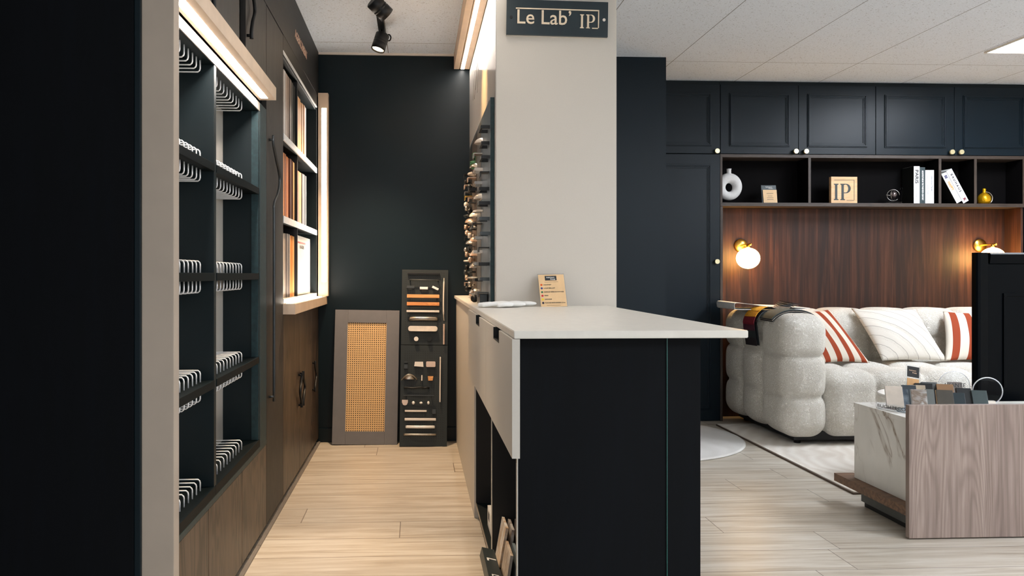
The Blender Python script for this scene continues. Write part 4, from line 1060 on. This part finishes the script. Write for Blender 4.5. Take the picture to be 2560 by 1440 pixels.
# ================================================================== SOFA
def puff(x0, x1, y0, y1, z0, z1, sx=(), sy=(), sz=(), r=.09, dep=.03, w=.045, step=.0125, rot=None):
    bm = B(); n = [max(4, int(round((b-a)/step))) for a, b in ((x0, x1), (y0, y1), (z0, z1))]
    lo = Vector((x0, y0, z0)); hi = Vector((x1, y1, z1)); cache = {}
    def vert(i, j, k):
        if (i, j, k) in cache: return cache[(i, j, k)]
        p = Vector((x0+(x1-x0)*i/n[0], y0+(y1-y0)*j/n[1], z0+(z1-z0)*k/n[2]))
        q = Vector([min(max(p[a], lo[a]+r), hi[a]-r) for a in range(3)])
        d = (p-q); nn = d.normalized() if d.length > 1e-6 else Vector((0, 0, 1))
        s = q + nn*r
        g = 0.
        for ax, seams in ((0, sx), (1, sy), (2, sz)):
            for c in seams:
                f = math.exp(-abs(s[ax]-c)/(w*(1., 1.5, .9)[ax]))*(1-abs(nn[ax])**2)*(1., 1.25, .68)[ax]
                g = max(g, f) + .25*min(g, f)
        s = s - nn*dep*min(g, 1.15)
        v = bm.verts.new(s); cache[(i, j, k)] = v; return v
    def quad(a, b, c, d):
        f = bm.faces.new((vert(*a), vert(*b), vert(*c), vert(*d))); f.smooth = True
    for i in range(n[0]):
        for j in range(n[1]):
            quad((i, j, 0), (i, j+1, 0), (i+1, j+1, 0), (i+1, j, 0)); quad((i, j, n[2]), (i+1, j, n[2]), (i+1, j+1, n[2]), (i, j+1, n[2]))
    for i in range(n[0]):
        for k in range(n[2]):
            quad((i, 0, k), (i+1, 0, k), (i+1, 0, k+1), (i, 0, k+1)); quad((i, n[1], k), (i, n[1], k+1), (i+1, n[1], k+1), (i+1, n[1], k))
    for j in range(n[1]):
        for k in range(n[2]):
            quad((0, j, k), (0, j, k+1), (0, j+1, k+1), (0, j+1, k)); quad((n[0], j, k), (n[0], j+1, k), (n[0], j+1, k+1), (n[0], j, k+1))
    return bm
SX0, SY0 = 2.165, 4.60
t = thing('sofa', 'cream boucle sofa with puffy quilted sections against the walnut wall', 'sofa', (3.3, 5.1, 0))
sxs = [2.74+.31*k for k in range(5)]
obj('armrest', puff(SX0, 2.445, SY0, 5.60, .055, .795, sx=(), sy=(4.995, 5.30), sz=(.30, .545), r=.105, dep=.042, w=.024), M['boucle'], t)
obj('armrest', puff(4.02, 4.30, SY0, 5.60, .055, .795, sx=(), sy=(4.995, 5.30), sz=(.30, .545), r=.105, dep=.042, w=.024, step=.03), M['boucle'], t)
obj('seat', puff(2.42, 4.04, SY0+.015, 5.42, .055, .462, sx=sxs[:4], sy=(4.93,), r=.10, dep=.042, w=.030), M['boucle'], t)
obj('backrest', puff(2.42, 4.04, 5.27, 5.60, .30, .80, sx=[q+.04 for q in sxs[:4]], sz=(.60,), r=.11, dep=.040, w=.028), M['boucle'], t)
bm = B()
for x in (2.30, 4.17):
    for y in (4.74, 5.48): add_cyl(bm, (x, y, 0.0125), (x, y, .075), .02, 12)
obj('leg', bm, M['black'], t)
part('underframe', M['black'], t, [(2.26, 4.2, 4.70, 5.52, .035, .085)], 0)

def cushion(label, c, T, mat, name='cushion', conc=.06, n=34):
    """c: BL, BR, TR, TL corners"""
    BL, BR, TR, TL = [Vector(p) for p in c]
    nn = ((BR-BL).cross(TL-BL)).normalized()
    bm = B(); uvl = bm.loops.layers.uv.new('UVMap')
    def P(u, v, s):
        a = u*2-1; b = v*2-1
        uu = .5+.5*a*(1-conc*(1-b*b)); vv = .5+.5*b*(1-conc*(1-a*a))
        p = BL*(1-uu)*(1-vv)+BR*uu*(1-vv)+TR*uu*vv+TL*(1-uu)*vv
        h = T*((1-a*a)**.55)*((1-b*b)**.55)
        wr = .004*math.sin(9*a+5*b)*(1-abs(a))*(1-abs(b))
        return p+nn*s*(h+wr)
    for s in (1, -1):
        g = [[bm.verts.new(P(i/n, j/n, s)) for j in range(n+1)] for i in range(n+1)]
        for i in range(n):
            for j in range(n):
                q = [(i, j), (i+1, j), (i+1, j+1), (i, j+1)]
                if s < 0: q = q[::-1]
                f = bm.faces.new([g[a][b] for a, b in q]); f.smooth = True
                for lp, (a, b) in zip(f.loops, q): lp[uvl].uv = (a/n, b/n)
    bmesh.ops.remove_doubles(bm, verts=bm.verts, dist=.0004)
    return obj(name, bm, mat, None, label, 'cushion', 'cushions on the sofa')
cushion('rust and cream striped cushion next to the left armrest', [(2.60, 5.02, .462), (2.93, 5.04, .455), (2.77, 5.25, .795), (2.47, 5.24, .78)], .055, M['stripe'])
cushion('white cushion with curved raised cords in the middle of the sofa', [(3.015, 5.05, .470), (3.46, 5.05, .462), (3.38, 5.27, .80), (2.93, 5.27, .80)], .06, M['cord'])
cushion('rust and cream striped cushion partly hidden by the black panel', [(3.42, 5.03, .47), (3.85, 5.03, .465), (3.93, 5.25, .77), (3.555, 5.25, .78)], .06, M['stripe'])

# fabric swatches and magazine on the armrest
def drape(bm, path, wv, th=.004):
    """sheet following path (list of points), extending by vector wv"""
    P = [Vector(p) for p in path]; wv = Vector(wv); top = []; bot = []
    for i, p in enumerate(P):
        tt = (P[min(i+1, len(P)-1)]-P[max(i-1, 0)]).normalized(); nn = tt.cross(wv).normalized()
        if nn.z < 0 and abs(nn.z) > .2: nn = -nn
        top.append((p+nn*th, p+nn*th+wv)); bot.append((p, p+wv))
    V = [[bm.verts.new(q) for q in (a[0], a[1], b[1], b[0])] for a, b in zip(top, bot)]
    for i in range(len(V)-1):
        for k in range(4): bm.faces.new((V[i][k], V[i][(k+1) % 4], V[i+1][(k+1) % 4], V[i+1][k]))
    bm.faces.new(V[0]); bm.faces.new(V[-1][::-1]); bmesh.ops.recalc_face_normals(bm, faces=bm.faces)
def armprof(s):
    """point on the arm's outer shoulder; s = distance along, 0 at the top middle, going outwards/down"""
    r_ = .109; cx_, cz_ = SX0+.105, .795-.105
    top = .03
    if s < top: return (cx_+top-s, cz_+r_)
    a = (s-top)/r_
    if a < PI/2: return (cx_-r_*math.sin(a), cz_+r_*math.cos(a))
    return (cx_-r_, cz_-(s-top-r_*PI/2))
t = thing('swatch_book', 'fan of velvet swatches, gold, red, plum and black, hanging over the armrest', 'fabric swatches', (2.17, 5.1, .75), 'fabric swatch books on the armrest')
for i, (s0, s1, c, nm) in enumerate(((.045, .10, (222, 160, 20), 'gold'), (.085, .14, (216, 150, 22), 'dark gold'), (.13, .185, (120, 14, 34), 'crimson'), (.165, .22, (70, 22, 40), 'plum'), (.20, .265, (36, 44, 46), 'dark teal'), (.245, .315, (34, 26, 30), 'black'))):
    bm = B(); k = .0225-.003*i
    pts = []
    for j in range(7):
        s = s0+(s1-s0)*j/6; x_, z_ = armprof(s)
        nx, nz = (x_-(SX0+.105)), (z_-.69); L = math.hypot(nx, nz) if z_ > .69 else 1
        if z_ > .69: nx, nz = nx/L, nz/L
        else: nx, nz = -1, 0
        pts.append((x_+nx*k, 5.05+.02*i/5-.30*s, z_+nz*k))
    drape(bm, pts, (.0, .17, -.004), .003)
    obj('swatch', bm, plain('velvet '+nm, c, .8, vary=.1, scale=80.), t, nm+' velvet swatch')
bm = B(); pts = []
for j in range(14):
    s = .0+.31*j/13; x_, z_ = armprof(s); nx, nz = (x_-(SX0+.105)), (z_-.69); L = max(.001, math.hypot(nx, nz))
    if z_ > .69: nx, nz = nx/L, nz/L
    else: nx, nz = -1, 0
    pts.append((x_+nx*.002, 5.045-.30*s, z_+nz*.002))
drape(bm, pts, (0, .175, -.004), .004); obj('backing', bm, M['ink'], t)
t = thing('swatch_book', 'grey felt swatch book draped across the front of the armrest', 'fabric swatches', (2.3, 4.85, .79), 'fabric swatch books on the armrest')
for k, (c, off, nm) in enumerate((((30, 32, 34), .001, 'black'), ((150, 140, 130), .006, 'greige'), ((40, 44, 46), .0105, 'charcoal'), ((78, 88, 88), .0155, 'grey felt'))):
    pts = []
    for j in range(22):
        u = j/21; ang = -1.12+2.1*u
        # arc across the arm: centre line x
        cxm = (SX0+2.445)/2; rx = .135
        x_ = cxm + (rx+.01)*math.sin(ang)*1.05; z_ = .795-.112 + (.112)*math.cos(ang*.96) + off
        pts.append((x_, 4.75+.012*k*.3+.03*(1-u), z_+.003))
    bm = B(); drape(bm, pts, (.02, .22, .0), .0035); obj('swatch', bm, plain('felt '+nm, c, .85, vary=.1, scale=90.), t, nm+' swatch')
t = thing('catalogue', 'open white catalogue lying on the back of the armrest', 'magazine', (2.3, 5.3, .8))
bm = B(); pts = smooth_path([(2.085, 5.16, .80), (2.15, 5.16, .797), (2.26, 5.16, .798), (2.42, 5.16, .799), (2.60, 5.18, .80)], 4); drape(bm, pts, (0, .30, 0), .003); obj('cover', bm, M['paper'], t)
bm = B(); pts = smooth_path([(2.083, 5.15, .802), (2.081, 5.15, .832), (2.10, 5.15, .842), (2.20, 5.15, .832), (2.30, 5.15, .818), (2.45, 5.16, .812), (2.60, 5.18, .806)], 4); drape(bm, pts, (0, .31, .004), .002); obj('pages', bm, M['paper'], t)
bm = B(); add_box(bm, 2.16, 2.40, 5.22, 5.40, 0, .0004, M=Matrix.Translation((0, 0, .845)) @ Matrix.Rotation(R(0), 4, 'Y'))
bm.free()
t = thing('swatch_book', 'loose dark and beige swatches lying open on the catalogue', 'fabric swatches', (2.4, 5.1, .82), 'fabric swatch books on the armrest')
for k in range(9):
    bm = B(); c = [(176, 158, 142), (164, 146, 130), (150, 134, 120), (30, 32, 36), (96, 96, 98), (24, 26, 30), (128, 120, 114), (40, 42, 46), (28, 30, 34)][k]
    add_box(bm, 0, .075, 0, .13, 0, .002, M=Matrix.Translation((2.26+.022*k, 4.99+.012*k, .818+.0035*k)) @ Euler((R(4), R(8), R(-28+5*k))).to_matrix().to_4x4())
    obj('swatch', bm, plain('cloth %d %d %d' % c, c, .85), t)

# rugs
bm = B(); add_box(bm, 2.045, 4.6, 3.655, 5.36, .0, .012, bev=.004); 
t = thing('area_rug', 'beige rectangular carved rug under the sofa front', 'rug', (3.3, 4.5, 0))
obj('pile', bm, M['rug'], t)
bm = B()
for a in ((2.038, 4.607, 3.648, 3.654), (2.038, 2.044, 3.6545, 5.365)): add_box(bm, *a, 0, .008)
obj('binding', bm, plain('brown binding', (94, 78, 66), .8), t, 'dark brown edge binding')
bm = B(); add_lathe(bm, [(.662, .0005), (.668, .004), (.668, .009), (.655, .013)], c=(1.358, 4.975, 0), n=96)
for v in bm.verts:
    if v.co.y > 4.93 and v.co.x < 1.575: v.co.y = 4.93
    if v.co.y > 5.51: v.co.y = 5.51
obj('round_rug', bm, M['round_rug'], None, 'round silver-grey rug beside the counter end', 'rug')

# small round table behind the desk
t = thing('coffee_table', 'small round white table behind the stone sample stand', 'table', (2.50, 3.93, 0))
bm = B(); add_lathe(bm, [(.17, 0), (.20, .006), (.205, .014), (.20, .02)], c=(2.555, 3.93, .405), n=48); obj('table_top', bm, M['white_gloss'], t)
bm = B(); add_lathe(bm, [(.13, 0.0125), (.13, .025), (.03, .04), (.025, .405)], c=(2.555, 3.93, 0), n=32); obj('pedestal', bm, M['whitemetal'], t)

# ================================================================== STONE SAMPLE DESK
t = thing('sample_desk', 'low desk with greige wood end panel, veined stone side and wooden ledge', 'desk', (2.6, 3.2, 0))
part('end_panel', M['elm'], t, [(1.907, 2.99, 3.015, 3.038, .006, .522)], .0012, 'tall greige elm panel')
part('stone_body', M['marble'], t, [(1.955, 2.95, 3.039, 3.49, .122, .437)], .001, 'white stone with brown veins')
part('stone_top', M['marble'], t, [(1.953, 2.95, 3.039, 3.492, .4375, .457)], .001)
part('ledge', M['ledge_wood'], t, [(1.910, 2.0, 3.039, 3.58, .086, .121)], .001, 'warm walnut ledge')
part('plinth', M['grey_base'], t, [(1.975, 2.94, 3.039, 3.47, .022, .0855)], .001)
part('plinth_foot', M['black'], t, [(1.985, 2.94, 3.039, 3.46, .0, .0215)], 0)

# black framed sample door behind the desk
t = thing('door_sample', 'large black framed door panel standing behind the stone desk', 'door sample', (2.9, 3.62, 0))
blk = plain('satin blue black door', (3, 6, 10), .3, spec=.07, vary=.03)
DX, DY, DT = 2.612, 3.62, 1.132
part('panel', blk, t, [(DX+.062, 3.4, DY+.008, DY+.03, .013, DT-.05)], .001)
bm = B()
add_prism(bm, [(DX, DY+.03), (DX, DY+.002), (DX+.006, DY-.004), (DX+.016, DY-.008), (DX+.058, DY-.0), (DX+.066, DY+.012), (DX+.066, DY+.03)], 'Z', .013, DT)
add_prism(bm, [(DY+.03, DT), (DY+.002, DT), (DY-.006, DT-.008), (DY-.006, DT-.012), (DY+.0, DT-.05), (DY+.012, DT-.058), (DY+.03, DT-.058)], 'X', DX+.0665, 3.4)
obj('frame', bm, blk, t)
bm = B(); add_box(bm, DX+.135, 3.4, DY+.001, DY+.0075, DT-.205, DT-.19, bev=.002); add_box(bm, DX+.135, DX+.15, DY+.001, DY+.0075, .5, DT-.2055, bev=.002)
obj('moulding', bm, blk, t)

# samples standing on the stone
DZ = .4575
def tile(x, y, w, h, c, label, yaw=-20, leanb=28, roll=0, th=.008, edge=None, mat=None, dz=0.):
    Mx = Matrix.Translation((x, y, DZ+.001+dz)) @ Matrix.Rotation(R(yaw), 4, 'Z') @ Matrix.Rotation(R(-leanb), 4, 'X')
    m = mat or plain('tile %d %d %d' % c, c, .3, vary=.05)
    sh = math.tan(R(-roll))
    bm = B(); add_box(bm, 0, w, 0, th, 0, h, bev=.0006)
    for v in bm.verts: v.co.x += v.co.z*sh
    bmesh.ops.transform(bm, matrix=Mx, verts=bm.verts)
    t = thing('tile_sample', label, 'tile sample', (x+w/2, y, DZ), 'tile samples on the stone desk')
    o = obj('face', bm, m, t)
    bm = B(); add_box(bm, -.0012, w+.0012, th+.0005, th+.004, 0, h+.001, bev=.0006)
    for v in bm.verts: v.co.x += v.co.z*sh
    bmesh.ops.transform(bm, matrix=Mx, verts=bm.verts)
    obj('backing', bm, edge or M['paper'], t, 'pale backing edge')
mgm = mk_slab((176, 174, 170), (112, 92, 74))
tile(1.985, 3.29, .066, .094, (196, 184, 170), 'beige tile sample at the front left of the row', dz=.012)
tile(2.046, 3.30, .040, .090, (60, 72, 82), 'dark blue-grey marbled tile peeping out behind the beige one', mat=mk_slab((58, 70, 82), (112, 122, 130)))
tile(2.088, 3.275, .058, .090, (176, 174, 170), 'grey and brown marbled tile with white edge, second from the front left', leanb=22, mat=mgm)
tile(2.158, 3.29, .034, .088, (84, 88, 84), 'narrow grey-green tile with white edge, left of the olive one', leanb=22)
tile(2.200, 3.275, .062, .090, (66, 61, 52), 'olive-brown tile in the front of the row', edge=M['kraft'])
tile(2.272, 3.28, .046, .076, (16, 34, 40), 'dark petrol tile right of the olive-brown one', edge=M['ptgrey'])
tile(2.306, 3.30, .056, .094, (9, 12, 14), 'black tile between petrol and grey-green ones', edge=M['ptgrey'])
tile(2.352, 3.27, .056, .088, (48, 62, 62), 'grey-green glass tile at the right end of the row', edge=M['ptgrey'])
tile(2.128, 3.40, .055, .094, (52, 60, 66), 'slate tile in the back row behind the marbled one', edge=M['ptgrey'])
tile(2.172, 3.41, .060, .094, (176, 160, 138), 'sand tile with white edge in the back row', leanb=30)
tile(2.206, 3.43, .070, .098, (6, 7, 9), 'black tile in the back row', edge=M['ptblack'])
tile(2.250, 3.45, .062, .100, (92, 94, 94), 'mid grey tile in the back row', edge=M['ptgrey'])
tile(2.292, 3.41, .066, .096, (134, 100, 68), 'tan wood tile in the back row', edge=M['ptgrey'])
tile(2.372, 3.45, .055, .10, (146, 134, 126), 'greige tile in the back row by the clear disc')
# clear label holder in front
t = thing('label_holder', 'clear acrylic label holder with engraved name in front of the beige tile', 'sign', (2.0, 3.25, DZ))
HMx = Matrix.Translation((1.972, 3.335, DZ+.0012)) @ Matrix.Rotation(R(-68), 4, 'Z')
bm = B(); add_box(bm, .0, .16, -.012, -.006, .0, .026, bev=.002, M=HMx); add_box(bm, -.002, .16, -.0055, .045, 0, .004, bev=.001, M=HMx); obj('holder', bm, M['acrylic'], t)
bm = B(); text_bm(bm, 'BUCHTECOU', .019, HMx @ facing(.08, -.0126, .013), .0006, 1.3, .0); obj('engraving', bm, M['ptgrey'], t, 'engraved name')
# acrylic discs
for x, y, z, r_, tx, lb in ((2.392, 3.46, .534, .064, 'AKANTE', 'clear round acrylic disc engraved AKANTE behind the tiles'), (2.502, 3.40, .518, .059, None, 'clear round acrylic disc with thick bright rim before the black door')):
    t = thing('acrylic_disc', lb, 'sign', (x, y, DZ), 'clear discs on the stone desk')
    q = Matrix.Translation((x, y, z)) @ Matrix.Rotation(R(-14), 4, 'Z') @ Matrix.Rotation(R(90), 4, 'X')
    bm = B(); add_lathe(bm, [(r_-.001, 0), (r_, .001), (r_, .009), (r_-.001, .01)], n=64, M=q); obj('disc', bm, M['acrylic'], t)
    a0, a1 = (-12, 77) if tx is None else (-10, 75)
    bm = B(); pts = [q @ Vector((r_*math.cos(a*PI/32), r_*math.sin(a*PI/32), .005)) for a in range(-12, 45)]
    add_tube(bm, pts, .0026 if tx is None else .0012, 6); obj('rim', bm, M['alu'], t, 'bright rim')
    bm = B(); add_box(bm, -.03, .03, -.012, .012, 0, .018, bev=.002, M=Matrix.Translation((x, y, DZ+.0005)) @ Matrix.Rotation(R(-14), 4, 'Z')); obj('foot', bm, M['whitemetal'], t)
    if tx:
        bm = B(); text_bm(bm, tx, .025, q @ Matrix.Translation((0, .002, .0105)), .0006, .92, .0); obj('engraving', bm, M['ptgrey'], t, 'engraved name')
t = thing('card_holder', 'small upright card, black above sand, behind the beige tile', 'sign', (2.18, 3.46, DZ))
q = Matrix.Translation((2.178, 3.462, DZ+.0015)) @ Matrix.Rotation(R(8), 4, 'Z') @ Matrix.Rotation(R(-10), 4, 'X') @ Matrix.Rotation(R(10), 4, 'Y')
bm = B(); add_box(bm, -.004, .066, .002, .005, 0, .172, bev=.001, M=q); obj('clear_stand', bm, M['acrylic'], t)
bm = B(); add_box(bm, 0, .060, 0, .0015, .118, .166, M=q); o = obj('logo_patch', bm, M['black'], t, 'black top with small gold print')
bm = B(); text_bm(bm, 'Intérieurs', .009, q @ facing(.026, -.0004, .148), .0004); text_bm(bm, 'Privés', .009, q @ facing(.036, -.0004, .138), .0004); sub('logo_lettering', bm, M['copper'], o)
bm = B(); add_box(bm, 0, .060, 0, .0015, 0, .112, M=q); obj('lower_card', bm, plain('tan card', (196, 150, 98), .5), t)

# ================================================================== LIGHT
w = bpy.data.worlds.new('room ambience'); SC.world = w; w.use_nodes = True
bg = w.node_tree.nodes['Background']; bg.inputs[0].default_value = (.96, .98, 1., 1); bg.inputs[1].default_value = .9
def area(name, loc, rot, sx, sy, power, col):
    l = bpy.data.lights.new(name, 'AREA'); l.shape = 'RECTANGLE'; l.size = sx; l.size_y = sy; l.energy = power; l.color = col
    o = bpy.data.objects.new(name, l); o.location = loc; o.rotation_euler = rot; COL.objects.link(o); return o
def spotl(name, loc, aim, power, col, ang=60, blend=.6, size=.04):
    l = bpy.data.lights.new(name, 'SPOT'); l.energy = power; l.color = col; l.spot_size = R(ang); l.spot_blend = blend; l.shadow_soft_size = size
    o = bpy.data.objects.new(name, l); o.location = loc
    o.rotation_euler = (Vector(aim)-Vector(loc)).to_track_quat('-Z', 'Y').to_euler(); COL.objects.link(o); return o
spotl('corridor_spot_light', (-.21, 4.37, 2.235), (-.3, 4.3, 0), 120, (1., .70, .42), 90)
spotl('corridor_spot_light', (-.125, 3.77, 2.235), (.326, 3.86, 1.93), 34, (1., .58, .22), 42, 1.)
spotl('corridor_spot_light', (-.185, 2.595, 2.215), (-.36, 2.45, 0), 90, (1., .74, .48), 48)  # lamp of the added third head, for light on the floor

# ================================================================== CAMERA
cam = bpy.data.cameras.new('camera'); co = bpy.data.objects.new('camera', cam); COL.objects.link(co)
co.location = (0, 0, 1.03); co.rotation_euler = (R(90), 0, R(-2.72))
cam.sensor_width = 36; cam.lens = 36*2000/2560
cam.shift_x = (1280-1137)/2560; cam.shift_y = -(720-686)/2560; cam.clip_start = .05
SC.camera = co
vs = SC.view_settings
SC.display_settings.display_device = 'sRGB'
vs.view_transform = 'Standard'; vs.look = 'None'; vs.gamma = 1.; vs.use_curve_mapping = False; vs.exposure = .33
